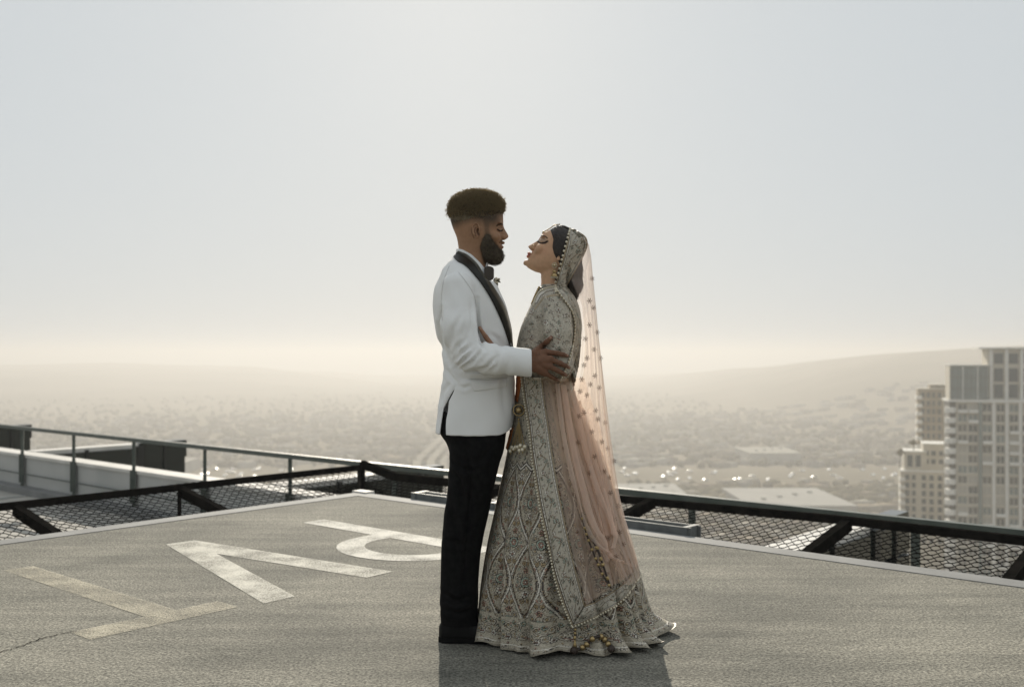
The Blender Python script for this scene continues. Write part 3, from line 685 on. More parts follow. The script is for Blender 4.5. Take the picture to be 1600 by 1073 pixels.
def strands(pts, dirs, r, kind, g, L=.010, turns=1.4, hr=.0033, n=9):   # short curly or straight hairs
    K = len(pts); t = np.linspace(0, 1, n); up = g.normal(size=(K, 3)); d = dirs/np.linalg.norm(dirs, axis=1)[:, None]
    u = np.cross(d, up); u /= np.linalg.norm(u, axis=1)[:, None]; w = np.cross(d, u); ph = g.uniform(0, 6.28, K)[:, None]; Lk = (L*g.uniform(.6, 1.35, K))[:, None]
    an = ph+t[None]*turns*6.28; hr_ = hr*g.uniform(.6, 1.3, K)[:, None]*np.minimum(1, .3+t*1.5)[None]
    C = pts[:, None]+d[:, None]*(Lk*t[None])[..., None]+u[:, None]*(np.cos(an)*hr_)[..., None]+w[:, None]*(np.sin(an)*hr_)[..., None]
    T = np.gradient(C, axis=1); T /= np.maximum(np.linalg.norm(T, axis=2), 1e-9)[..., None]
    a1 = np.cross(T, up[:, None]); a1 /= np.maximum(np.linalg.norm(a1, axis=2), 1e-9)[..., None]; a2 = np.cross(T, a1); rr = r*(1-.6*t)[None, :, None]
    ring = np.stack([C+rr*(math.cos(q)*a1+math.sin(q)*a2) for q in (0, 2.094, 4.189)], 2)
    V = ring.reshape(-1, 3); b = (np.arange(K)*n*3)[:, None, None]; i = np.arange(n-1)[None, :, None]*3; j = np.arange(3)[None, None, :]
    A_ = b+i+j; B_ = b+i+(j+1) % 3
    return V, np.stack([A_, B_, B_+3, A_+3], -1).reshape(-1, 4)
def sample(V, Q, N, n, g, w=None):            # random points on a mesh
    ar = np.linalg.norm(np.cross(V[Q[:,1]]-V[Q[:,0]], V[Q[:,2]]-V[Q[:,0]]), axis=1)
    if w is not None: ar = ar*w[Q[:,0]]
    f = g.choice(len(Q), n, p=ar/ar.sum()); b = g.dirichlet((1,1,1), n)
    T = Q[f][:, [0,1,2]]
    return (V[T]*b[..., None]).sum(1), N[T[:,0]]
# ---------------------------------------------------------------- embroidery: motif tiles rasterised from strokes, sampled as thread colour and relief
BASE = np.array((.44,.40,.325)); DARK = np.array((.085,.062,.04)); MINT = np.array((.35,.39,.325)); SILV = np.array((.64,.60,.52)); GOLD = np.array((.36,.285,.185)); ROSE = np.array((.42,.28,.22))
class Tile:
    def __init__(s, h, w): s.I = np.tile(np.append(BASE, .0), (h, w, 1)).astype(float); s.h, s.w = h, w
    def dot(s, pts, r, c, z=.5):
        pts = np.atleast_2d(pts); R_ = int(math.ceil(r)); v = np.append(c, z)
        for dy in range(-R_, R_+1):
            for dx in range(-R_, R_+1):
                if dx*dx+dy*dy <= r*r+.3: s.I[(np.round(pts[:,1]).astype(int)+dy) % s.h, (np.round(pts[:,0]).astype(int)+dx) % s.w] = v
    def line(s, pts, r, c, z=.6):
        pts = np.array(pts, float); L = np.linalg.norm(np.diff(pts, axis=0), axis=1).sum(); s.dot(resample(pts, int(L)+2), r, c, z)
    def flower(s, c, r, n=6, a0=0, fill=SILV, core=GOLD):
        c = np.array(c, float)
        for rr, col, z in ((.42, DARK, .3), (.29, fill, .9)):
            for k in range(n):
                a = a0+6.283*k/n; s.dot(c+r*.64*np.array((math.cos(a), math.sin(a))), r*rr, col, z)
        s.dot(c, r*.36, DARK, .3); s.dot(c, r*.24, core, 1)
    def scroll(s, c, r, a0, turns, c1=DARK, w=1.6, sgn=1):
        t = np.linspace(0, 1, 40); a = a0+sgn*turns*6.283*t; rr = r*(1-.82*t); pts = np.array(c)+np.stack([rr*np.cos(a), rr*np.sin(a)], 1)
        s.line(pts, w+1.1, DARK, .35); s.line(pts, w*.55, SILV if c1 is DARK else c1, .9); s.dot(pts[-1], w+1.4, GOLD, 1)
    def leaf(s, c, l, a, fill=MINT):
        c = np.array(c, float); d = np.array((math.cos(a), math.sin(a)))
        for k, f in ((1.0, DARK), (.62, fill)):
            for t in np.linspace(-.5, .5, 9): s.dot(c+d*l*t, max(l*.28*k*(1-abs(2*t)**1.6)+.3, .5), f, .7)
def rgbt(T, U, V): i = (np.floor(V*T.h) % T.h).astype(int); j = (np.floor(U*T.w) % T.w).astype(int); return T.I[i, j]
g0 = np.random.default_rng(21)
T_all = Tile(160, 160)                          # all-over floral (about 7 cm)
for c, r, a in (((40,40),19,0), ((120,118),17,.4)): T_all.flower(c, r, 6, a, SILV, ROSE)
for c, r, a in (((120,38),13,.2), ((40,120),13,.7)): T_all.flower(c, r, 5, a, MINT, GOLD)
for k, (cx, cy) in enumerate(((80,22), (80,102), (8,80), (88,62), (150,80), (62,150), (24,84), (104,150))):
    T_all.scroll((cx, cy), 13, k*1.7, 1.15, DARK, 1.7, 1 if k % 2 else -1)
for k in range(34):
    c = g0.uniform(0, 160, 2)
    if np.abs(T_all.I[int(c[1]), int(c[0])][:3]-BASE).sum() < .01: T_all.leaf(c, g0.uniform(7, 12), g0.uniform(0, 6.28), MINT if k % 2 else ROSE)
for k in range(60):
    c = g0.uniform(0, 160, 2)
    if np.abs(T_all.I[int(c[1]), int(c[0])][:3]-BASE).sum() < .01: T_all.dot(c, 1.5, SILV if k % 3 else DARK, .8)
T_band = Tile(300, 120)                         # border band: vine with flowers between corded edges (7 cm wide, 17 cm long)
yy = np.arange(0, 300, 2.); T_band.line(np.stack([60+17*np.sin(yy/150*6.283), yy], 1), 2.6, DARK, .4); T_band.line(np.stack([60+17*np.sin(yy/150*6.283), yy], 1), 1.2, GOLD, .8)
for k, y in enumerate((0, 75, 150, 225)):
    sx = 1 if k % 2 else -1; T_band.flower((60-sx*14, y+38), 15, 6, k, SILV if k % 2 else MINT, ROSE); T_band.flower((60+sx*24, y+8), 9, 5, k, MINT, GOLD)
    T_band.scroll((60+sx*25, y+52), 11, k, 1.2, DARK, 1.6, sx); T_band.scroll((60-sx*27, y+66), 8, k+2, 1.1, DARK, 1.5, -sx)
    for q in range(5): T_band.leaf((60+g0.uniform(-32, 32), y+g0.uniform(0, 75)), 10, g0.uniform(0, 6.28), ROSE if q % 2 else MINT)
for x, r, c in ((3,3,GOLD), (10,1.6,DARK), (14,2.2,SILV), (19,1.2,DARK), (101,1.2,DARK), (106,2.2,SILV), (110,1.6,DARK), (117,3,GOLD)): T_band.line([(x,0), (x,299)], r, c, .9)
for y in range(0, 300, 7): T_band.dot((14, y), 1.2, DARK, .4); T_band.dot((106, y), 1.2, DARK, .4)
T_cell = Tile(300, 140)                         # ogee cell: pointed double outline round a bouquet, half dropped
vq = np.linspace(0, 1, 400); hwq = .5*np.sin(math.pi*vq)**1.25
for sg in (-1, 1):
    for off, r, c in ((0, 5.0, DARK), (0, 2.2, SILV), (-11, 2.2, DARK), (-11, .8, GOLD)):
        xx_ = 70+sg*np.maximum(hwq*140+off, 0); T_cell.line(np.stack([xx_, vq*299], 1), r, c, .8)
    for k in range(0, 400, 9): T_cell.dot((70+sg*max(hwq[k]*140-4.5, 0), vq[k]*299), 1.1, SILV, 1)
for ox, oy in ((70, 150), (0, 0), (140, 300)):
    T_cell.flower((ox, oy), 21, 8, .2, MINT, ROSE); T_cell.flower((ox, oy), 12, 6, 0, ROSE, SILV); T_cell.flower((ox, oy-46), 14, 6, .3, SILV, ROSE); T_cell.flower((ox, oy+44), 12, 5, .5, ROSE, GOLD)
    for sg in (-1, 1):
        T_cell.scroll((ox+sg*25, oy-26), 15, 1.57-sg*1.2, 1.3, BASE*1.25, 2.2, sg); T_cell.scroll((ox+sg*26, oy+25), 14, 4.7+sg*1.2, 1.3, BASE*1.25, 2.2, -sg); T_cell.scroll((ox+sg*13, oy-72), 10, 1.57, 1.2, GOLD*1.3, 1.9, sg); T_cell.scroll((ox+sg*12, oy+72), 9, 4.7, 1.2, GOLD*1.3, 1.9, -sg)
        for dx, dy, a in ((36,0,.3), (13,-58,1.0), (30,-50,2.2), (14,60,.9), (33,48,2.1), (42,14,1.2), (41,-14,2.0), (20,-92,1.3), (8,92,1.2)): T_cell.leaf((ox+sg*dx, oy+dy), 15, a if sg > 0 else 3.14-a, (MINT, ROSE, BASE*1.2)[int(dx+abs(dy)) % 3])
for k in range(900):
    c = g0.uniform(0, 1, 2)*(140, 300)
    if np.abs(T_cell.I[int(c[1]), int(c[0])][:3]-BASE).sum() < .01: T_cell.dot(c, g0.choice([.9, 1.6]), (DARK*1.6, SILV, ROSE*.7, DARK*1.6, GOLD)[k % 5], .8)
T_hem = Tile(150, 210)                          # large hem scrolls
for k in range(3):
    x = 35+70*k; T_hem.scroll((x, 55), 30, 1.2+k, 1.5, BASE*1.3, 4.2, 1 if k % 2 else -1); T_hem.scroll((x+34, 100), 24, 4+k, 1.4, BASE*1.3, 4.0, -1 if k % 2 else 1); T_hem.flower((x+36, 38), 17, 6, k, SILV, ROSE); T_hem.flower((x, 118), 15, 5, k, MINT, GOLD)
    for q in range(9): T_hem.leaf((x+g0.uniform(-35, 35), g0.uniform(5, 145)), 15, g0.uniform(0, 6.28), (MINT, ROSE, GOLD)[q % 3])
for q in range(70): T_hem.dot(g0.uniform(0, 150, 2), 1.8, SILV if q % 2 else DARK, .8)
def cloth_mat(name, rough=.55, bump=.6, alpha=None, trans=0, sparkle=0):
    m = mat(name, (.5,.5,.5), rough, 0, .35); b = m.node_tree.nodes['Principled BSDF']; a = nd(m, 'ShaderNodeVertexColor', layer_name='Col'); lk(m, a.outputs[0], b.inputs['Base Color'])
    if bump:
        at = nd(m, 'ShaderNodeAttribute', attribute_name='Col'); bp = nd(m, 'ShaderNodeBump'); bp.inputs['Strength'].default_value = bump; bp.inputs['Distance'].default_value = .0025
        lk(m, at.outputs['Alpha'], bp.inputs['Height']); lk(m, bp.outputs[0], b.inputs['Normal'])
    if sparkle:
        r = nd(m, 'ShaderNodeMapRange'); r.inputs[3].default_value = rough+.1; r.inputs[4].default_value = .25; at2 = nd(m, 'ShaderNodeAttribute', attribute_name='Col'); lk(m, at2.outputs['Alpha'], r.inputs[0]); lk(m, r.outputs[0], b.inputs['Roughness'])
        mm = nd(m, 'ShaderNodeMath', operation='MULTIPLY'); mm.inputs[1].default_value = sparkle; lk(m, at2.outputs['Alpha'], mm.inputs[0]); lk(m, mm.outputs[0], b.inputs['Metallic'])
    return m
def grain(C, g, a=.28, far=None): C = C.copy(); C[:, :3] *= (1+a*g.uniform(-1, 1, len(C)))[:, None]; return C
M_emb = cloth_mat('embroidered_silk', .6, 1.0, sparkle=.18)
M_skin = mat('skin', (.5,.3,.2), .6, 0, .22); _b = M_skin.node_tree.nodes['Principled BSDF']; _a = nd(M_skin, 'ShaderNodeVertexColor', layer_name='Col'); _tc = nd(M_skin, 'ShaderNodeTexCoord'); _n = nd(M_skin, 'ShaderNodeTexNoise'); _n.inputs['Scale'].default_value = 70; _n.inputs['Detail'].default_value = 6; _r = nd(M_skin, 'ShaderNodeMapRange'); _r.inputs[1].default_value = .3; _r.inputs[2].default_value = .7; _r.inputs[3].default_value = .92; _r.inputs[4].default_value = 1.07
_m = nd(M_skin, 'ShaderNodeMixRGB', blend_type='MULTIPLY'); _m.inputs[0].default_value = 1; lk(M_skin, _tc.outputs['Object'], _n.inputs['Vector']); lk(M_skin, _n.outputs[0], _r.inputs[0]); lk(M_skin, _a.outputs[0], _m.inputs[1]); lk(M_skin, _r.outputs[0], _m.inputs[2]); lk(M_skin, _m.outputs[0], _b.inputs['Base Color'])
_n2 = nd(M_skin, 'ShaderNodeTexNoise'); _n2.inputs['Scale'].default_value = 420; _bp = nd(M_skin, 'ShaderNodeBump'); _bp.inputs['Strength'].default_value = .25; _bp.inputs['Distance'].default_value = .0012; lk(M_skin, _tc.outputs['Object'], _n2.inputs['Vector']); lk(M_skin, _n2.outputs[0], _bp.inputs['Height']); lk(M_skin, _bp.outputs[0], _b.inputs['Normal'])
_b.inputs['Subsurface Weight'].default_value = .12; _b.inputs['Subsurface Radius'].default_value = (.012,.005,.003); _b.inputs['Subsurface Scale'].default_value = .5
def net_material(name, col, a):
    m = bpy.data.materials.new(name); m.use_nodes = True; t = m.node_tree; t.nodes.clear(); out = t.nodes.new('ShaderNodeOutputMaterial')
    tr = t.nodes.new('ShaderNodeBsdfTransparent'); tr.inputs[0].default_value = (1,.96,.92,1); df = t.nodes.new('ShaderNodeBsdfDiffuse'); df.inputs[0].default_value = (*col, 1); tl = t.nodes.new('ShaderNodeBsdfTranslucent'); tl.inputs[0].default_value = (*col, 1)
    m1 = t.nodes.new('ShaderNodeMixShader'); m1.inputs[0].default_value = .5; m2 = t.nodes.new('ShaderNodeMixShader')
    lw = t.nodes.new('ShaderNodeLayerWeight'); lw.inputs[0].default_value = .35; mr = t.nodes.new('ShaderNodeMapRange'); mr.inputs[3].default_value = a; mr.inputs[4].default_value = min(a+.35, .95)
    L = t.links.new; L(lw.outputs['Facing'], mr.inputs[0]); L(mr.outputs[0], m2.inputs[0]); L(df.outputs[0], m1.inputs[1]); L(tl.outputs[0], m1.inputs[2]); L(tr.outputs[0], m2.inputs[1]); L(m1.outputs[0], m2.inputs[2]); L(m2.outputs[0], out.inputs[0]); return m
M_net = net_material('peach_net', (.93,.76,.66), .27); M_veil = net_material('sheer_veil', (.93,.78,.70), .17)
M_pearl = mat('pearl', (.66,.60,.46), .25, .25, .6); M_gold = mat('antique_gold', (.42,.31,.15), .32, .85); M_seq = mat('copper_sequin', (.13,.07,.045), .4, .4)
M_hair = noise_mat('dark_hair', (.014,.010,.007), (.03,.022,.015), 40, .55, .3, 160)
M_cord = mat('dark_cord', (.035,.022,.015), .6)
M_orange = mat('orange_lining', (.50,.16,.05), .6)
# ================================================================ BRIDE
YB = 4.15; kB = YB/F
bride = empty('person', (gx(880, YB), YB, .0), 'bride in embroidered lehenga and peach dupatta, head tilted up', 'person', 'wedding couple')
PHI = R(28); cp, sp = math.cos(PHI), math.sin(PHI); HB = (862, 395); hbx, hbz = gx(HB[0], YB), gz(HB[1], YB)
def frB(X, Y, Z): dx = (X-hbx)/kB; dz = (Z-hbz)/kB; return -dx*cp+dz*sp, (Y-YB)/kB+0*X, dx*sp+dz*cp
def wB(f, l, u): return np.array([hbx+kB*(-f*cp+u*sp), YB+kB*l, hbz+kB*(f*sp+u*cp)])
fr0 = lambda Yc: (lambda X, Y, Z: (800+X/Yc*F+0*Z, Y+0*X, HZ-(Z-CH)/Yc*F+0*X))     # f = photo x, l = metres, u = photo y
def pcol(tab, Yc, n=2.0, nf=None): return column(fr0(Yc), tab, n, Yc, nf)
headB = [(43,-9,6,5), (41.5,-17,10,10), (38,-25,13,16.5), (31,-34,18.5,23.5), (21,-39,26.3,27), (13,-40,27.4,28), (6,-40,26.9,28), (-2,-39,26.6,27.5), (-8,-37,27.2,26.3), (-15,-34,28.2,24.3), (-22,-28,28.6,21.3), (-28,-20,29.2,17.8), (-33,-9,29.6,13.5), (-36,0,27,10), (-38,8,22,5)]
FB = Field((gx(815, 4.0), YB-.11, gz(470, 4.2)), (gx(945, 4.3), YB+.11, gz(342, 4.2)), .0016)
hl, hh = np.array([FB.lo[0], YB-.1, gz(445, YB)]), np.array([gx(920, YB), YB+.1, gz(345, YB)])
_hB = column(frB, headB, 2.15, 0, 1.95)
def hB(X, Y, Z): return _hB(X, Y, Z)*kB
FB.op(hB, hl, hh, .004)
noseB = [(11,20,27.2,1.6), (9,20,27.5,2.2), (6,20,28.6,2.6), (2,21,31,3.2), (-2,22,33.4,4.0), (-6,23,36.2,5.2), (-8.4,24,37,5.6), (-10.2,25,34.6,5.2), (-11.6,25,31,4.2)]
_nB = column(frB, noseB, 1.9, 0); FB.op(lambda X, Y, Z: _nB(X, Y, Z)*kB, hl, hh, .003)
def eB(c, r, k, mode='u'):
    c_ = wB(*c); FB.ell(c_, np.array(r)*kB, k, mode, M=[(-cp, 0, sp), (0, 1, 0), (sp, 0, cp)])
for s_ in (-1, 1):
    eB((30, s_*5.2, -8.3), (4, 2.6, 2.9), .003)
    eB((27.8, s_*12.5, 7.5), (4.5, 7, 4.2), .006, 's')        # sockets
    eB((20.3, s_*12.2, 7.3), (5.6, 6.4, 4.9), .002)           # closed lids
    eB((23.2, s_*13, 14.5), (3.6, 9, 2.6), .006)              # brow ridge
    eB((19.5, s_*16, -5), (6, 8, 8), .012)                    # cheek
    eB((-14.5, s_*27.5, 1), (5.2, 1.6, 9.0), .003)            # ear plate
    FB.chain([wB(-16+4.2*math.cos(a), s_*29, 2+8*math.sin(a)) for a in np.linspace(-1.2, 3.9, 9)], [.0026]*9, .002)
    eB((-13.5, s_*28.6, -6.5), (2.4, 1.6, 3.0), .002)
eB((30.4, 0, -17.6), (3.0, 8.4, 2.5), .0022); eB((29.4, 0, -22.2), (3.0, 7.2, 2.9), .0022)
eB((34.5, 0, -19.9), (2.6, 9, .3), .001, 's'); eB((28.5, 0, -33), (3.4, 6.5, 4), .006)
eB((29.5, 0, -26.8), (2.5, 7, 1.6), .004, 's')
FB.chain([P(872, 405, YB), P(864, 430, YB), P(866, 470, YB)], [.050, .047, .060], .012)
headB_V, headB_Q = FB.mesh()
def paint_head(V, Yc, base):                    # pixel coordinates with far side folded on the near side
    W_ = V.copy(); W_[:,1] = Yc-abs(W_[:,1]-Yc); return topx(W_), np.tile(base, (len(V), 1)).astype(float)
SKB = np.array((.58,.36,.225))
px_b, colB = paint_head(headB_V, YB, SKB)
f_, l_, u_ = frB(headB_V[:,0], headB_V[:,1], headB_V[:,2])
def blend(C, m, c): m = np.clip(m, 0, 1)[:, None]; C[:] = C*(1-m)+np.array(c)*m
blend(colB, np.exp(-((f_-12)/12)**2-((u_+6)/10)**2)*.16, (.50,.20,.13))                # blush
blend(colB, (f_ > 26)*np.exp(-((u_+20)/3.6)**4)*np.clip(1.6-(l_/8.2)**2, 0, 1)*1.3*(f_ > 28.3), (.50,.19,.145))    # lips
def stroke(C, px, line, w, c, a=1):
    d, t = dpoly(px, line); blend(C, np.clip(1.5-d/w, 0, 1)*a, c)
near = f_ > 8
lashB = [(839.5,376.8), (843,379.2), (847,380), (851,379.4), (854,377.6)]
stroke(colB, px_b, [(843,374.5), (847,374), (851,375)], 3.0, (.42,.31,.24), .8)
stroke(colB, px_b, lashB, 1.25, (.02,.014,.012))
stroke(colB, px_b, [(842,371.5), (845.5,368.3), (849,367.8), (852.5,369.6), (855,372)], 1.0, (.035,.024,.018), .92)
stroke(colB, px_b, [(848,379.6), (852,379.3), (855.5,377)], 1.5, (.02,.014,.012), .9)
# hair: a shell over the skull, and a low bun
FH = Field((gx(852, 4.0), YB-.12, gz(488, 4.2)), (gx(935, 4.3), YB+.12, gz(346, 4.2)), .0022)
hairpoly = [(859.5,357), (866,349), (900,340), (935,352), (935,487), (880,487), (871,462), (866,446), (864,430), (872,424), (876,414), (868,403), (864.5,396), (862.5,386), (864,374)]
pf = polyfn(hairpoly, YB-.06)
FH.op(lambda X, Y, Z: hB(X, Y, Z)-np.clip(-pf(X, Y, Z)*.55, -.006, .0085)-.0003*np.sin((X*2.2+Z)*420), FH.lo+.006, [gx(921, YB), YB+.115, gz(347, YB)], .003)
FH.chain([P(890,392,YB), P(894,420,YB), P(897,445,YB), P(894,466,YB)], [.050, .042, .036, .022], .012)
FH.chain([P(880,405,YB-.045), P(875,430,YB-.045), P(878,455,YB-.04)], [.022, .022, .02], .01); FH.chain([P(880,405,YB+.045), P(875,430,YB+.045), P(878,455,YB+.04)], [.022, .022, .02], .01)
FH.cut(pf, .003)
hairV, hairQ = FH.mesh(); mesh('hair', hairV, hairQ, M_hair, bride, True)
g1 = np.random.default_rng(5); hN = normals(hairV, hairQ); sv, sn = sample(hairV, hairQ, hN, 900, g1); dv = np.stack([np.ones(900)*.8+g1.normal(0,.15,900), (sv[:,1]-YB)*2, -.8+g1.normal(0,.2,900)], 1); dv -= (dv*sn).sum(1)[:,None]*sn
kp = sv[:,0] > gx(866, YB); V, Q = strands(sv[kp]+sn[kp]*.0006, dv[kp], .0004, 0, g1, .03, .15, .0012, 6); mesh('hair_strands', V, Q, M_hair, bride, True, kind='stuff')
# blouse: torso and both sleeves
FT = Field((gx(795, 3.9), YB-.30, gz(625, 4.2)), (gx(925, 4.4), YB+.30, gz(440, 4.2)), .0034)
torsoB = [(444,847,884,.050), (449,843,888,.060), (456,840,892,.090), (463,836.5,897,.130), (472,831.5,902,.150), (485,825,906,.160), (500,818,908,.162), (515,812.5,908,.160), (530,808.8,906,.156), (545,806.5,903,.150), (560,806,898,.142), (580,806.5,893,.135), (605,806,892,.135), (620,805,896,.14)]
FT.op(pcol(torsoB, YB, 2.2), FT.lo, FT.lo+FT.h*FT.n, .005)
armB = [P(870,474,YB-.155), P(870,520,YB-.185), P(873,572,YB-.19)]
FT.chain(armB, [.055, .061, .053], .012); FT.chain([armB[2], P(835,575,YB-.205)], [.052,.044], .012)
mir = lambda p, Yc: np.array([p[0], 2*Yc-p[1], p[2]])
armBm = [mir(p, YB) for p in armB]; FT.chain(armBm, [.055,.061,.053], .012); FT.chain([armBm[2], mir(P(835,575,YB-.205), YB)], [.052,.044], .012)
blV, blQ = FT.mesh(); N = normals(blV, blQ)
for ln, A, w in (([(848,480), (845,510), (850,545)], .006, 3.5), ([(858,560), (872,548), (888,552)], .004, 3), ([(846,540), (858,545), (872,541)], .003, 3), ([(826,488), (840,500), (846,515)], .003, 3.5), ([(812,560), (826,548), (842,545)], .003, 3)): crease(blV, N, ln, A, w)
pb = topx(blV); Ub = np.where(abs(N[:,1]) > .35, blV[:,0], blV[:,1])/.105; Cb = rgbt(T_all, Ub, blV[:,2]/.105)
d1, _ = dpoly(pb, [(836,470), (842,459), (852,452), (866,449)]); mk = d1 < 3.4; Cb[mk] = np.append(SILV*.9, .9); Cb[(d1 >= 3.4) & (d1 < 4.6)] = np.append(DARK, .3)
d1, t1 = dpoly(pb, [(836,482), (850,464), (870,460), (886,466)]); mk = (d1 < 1.6) & (N[:,1] < .2); Cb[mk] = np.append(GOLD, .9)
Cb[:, :3] = Cb[:, :3]*.9+.1*SILV
mesh('blouse', blV, blQ, M_emb, bride, True, cols=grain(Cb, g1, .25))
# skirt
rowsS = [(590,806,892,.137), (610,806,897,.142), (640,803,908,.165), (680,797,925,.198), (720,789,942,.228), (760,780,956,.254), (800,771,969,.278), (850,760,984,.300), (900,752,998,.318), (950,747,1010,.328), (989,744,1022,.332)]
NT, NV = 760, 470
ky = np.array([r[0] for r in rowsS]); yrow = np.linspace(590, 988.5, NV); zrow = gz(yrow, YB)
Lr, Rr_, Br = [crv(ky, [r[k] for r in rowsS])(yrow) for k in (1, 2, 3)]
th = np.linspace(0, 2*math.pi, NT, endpoint=False); vv = (yrow-590)/398.5
TH, VV = np.meshgrid(th, vv); cx_ = gx((Lr+Rr_)/2, YB)[:, None]; ax_ = ((Rr_-Lr)/2*kB)[:, None]; by_ = Br[:, None]
nn = 2.0+.45*VV; cs, sn_ = np.cos(TH), np.sin(TH); ex = 2/nn
ux = np.sign(cs)*abs(cs)**ex; uy = np.sign(sn_)*abs(sn_)**ex
A = 1.35*np.clip((VV-.15)/.85, 0, 1)**1.2
fold = A*(.045*np.sin(TH*7+1.2+.7*VV)+.032*np.sin(TH*11+3.1-1.1*VV)+.012*np.sin(TH*19+.5+2*VV)-.010)
for tc_, am, wd in ((5.02,.075,.07), (4.60,.055,.055), (4.28,.06,.06), (5.58,.08,.065), (3.85,.05,.06), (5.30,.05,.045)): fold -= A*am*np.exp(-((TH-tc_-.05*np.sin(VV*3+tc_))/wd)**2)*1.5
fold *= np.where(abs(cs) > .93, .35, 1)
rad = 1+fold
# the hem spreads on the floor: more on the right, with ruffles
hem = np.clip((VV-.90)/.10, 0, 1)**1.7; rt = np.clip((np.cos(TH-5.75)+.15)/1.15, 0, 1)
lob = np.clip((VV-.70)/.30, 0, 1)**1.6*rt*(.075*np.sin(TH*9.0+.4)+.03*np.sin(TH*15+1))
ruf = np.sin(TH*7.0+.9)*.5+np.sin(TH*12+2.2+.6*np.sin(TH*3))*.5+.35*np.sin(TH*21+.4)
rad = rad+lob+hem*(.018+.12*rt+(.020+.030*rt)*ruf)
XS = cx_+ax_*ux*rad; YS = YB+by_*uy*rad; ZS = np.repeat(zrow[:, None], NT, 1)
ZS = np.maximum(ZS, .006)+hem*(.008+.012*rt)*np.clip(.6+ruf, 0, 2)*(VV > .9)
V = np.stack([XS, YS, ZS], -1).reshape(-1, 3); i = np.arange(NV-1)[:, None]; j = np.arange(NT)[None, :]; a = i*NT+j; b = i*NT+(j+1) % NT
skQ = np.stack([b, a, a+NT, b+NT], -1).reshape(-1, 4); skV = V
Nn = normals(V, skQ)
if ((V-np.array([cx_[0,0], YB, 0]))*Nn)[:, :2].sum() < 0: skQ = skQ[:, ::-1]
arc = (1-VV)*1.06                                # metres above the hem
U = TH/(2*math.pi)*26
C = rgbt(T_all, TH/(2*math.pi)*22, arc/.10+.3)
zone = (arc > .12) & (arc < .70); CC = rgbt(T_cell, TH/(2*math.pi)*14, (arc-.12)/.30); C[zone] = CC[zone]
bz = None
zz_ = abs(arc-.70-.022*abs((U % 1)-.5)*2) ; C[zz_ < .004] = np.append(SILV, 1); C[(zz_ >= .004) & (zz_ < .009)] = np.append(DARK, .3)
lowz = (arc > .03) & (arc < .135); CBd = rgbt(T_hem, TH/(2*math.pi)*15, (arc-.03)/.105); C[lowz] = CBd[lowz]; C[abs(arc-.026) < .003] = np.append(SILV, .3); C[arc <= .012] = np.append(BASE*.7, .4)
C[..., :3] = np.clip(.27+1.3*(C[..., :3]-.27), .02, .9)*.80
mesh('skirt', skV, skQ, M_emb, bride, True, cols=grain(C.reshape(-1, 4), g1, .33))
TB = bvh((blV, blQ), (skV, skQ), (hairV, hairQ), (headB_V, headB_Q))
print('bride base', round(time.time()-T0, 1))
# ---- dupatta: border bands, net, pearls
dup = empty('dupatta', (gx(900, YB), YB, .9)); dup.parent = bride; dup.location = dup.location-bride.location
def band(L, Rr, m, n, off, lenm, wm=1, v0=0, fold=None, thick=.003, tree=None):
    V, Q, G_ = drape(tree or TB, L, Rr, m, n, off, thick, fold=fold)
    k = m*n; vv = np.repeat(np.linspace(0, lenm/.17, m), n)+v0; uu = np.tile(np.linspace(.005, .995, n), m); C = rgbt(T_band, uu*wm, vv); C = np.concatenate([C, C]) if len(V) > k else C
    return V, Q, G_, grain(C, g1, .2)
def pearls(line3, step, r):
    L = resample(line3, max(2, int(np.linalg.norm(np.diff(line3, axis=0), axis=1).sum()/step))); return L
pearl_pts = []
# over the head, near half then mirrored to the far half
bandL = [(892,357.5), (890.5,363), (887,376), (882.5,392), (878,411), (873,430), (869.5,446), (870,456)]
bandR = [(896,357.5), (906,363), (916,371), (918.5,382), (914,396), (905,412), (894,432), (884,450)]
V, Q, G_, C = band(bandL, bandR, 130, 46, .007, .27)
hbV, hbQ, hbG = V, Q, G_
Vm, Qm = mirror(V, Q, YB); V2, Q2 = join((V, Q), (Vm, Qm)); mesh('dupatta_border', V2, Q2, M_emb, dup, True, cols=np.concatenate([C, C]))
for off in (0, 1):
    e = G_[:, 0].copy();
    if off: e[:,1] = 2*YB-e[:,1]
    pearl_pts.append((pearls(e, .0185, 0)+np.array([-.004, 0, 0]), .0056))
# over the shoulder and behind the arm
sL = [(869,452), (876,462), (885,474), (893,487), (897,502), (896.5,525), (891,553), (883,577), (873,600)]
sR = [(884,449), (893,462), (900,476), (906,493), (908.5,512), (908,530), (905,566), (897,602), (886,638)]
V, Q, G_, C = band(sL, sR, 150, 40, .010, .40); mesh('dupatta_border', V, Q, M_emb, dup, True, cols=C); pearl_pts.append((pearls(G_[:, 0], .0135, 0), .0045))
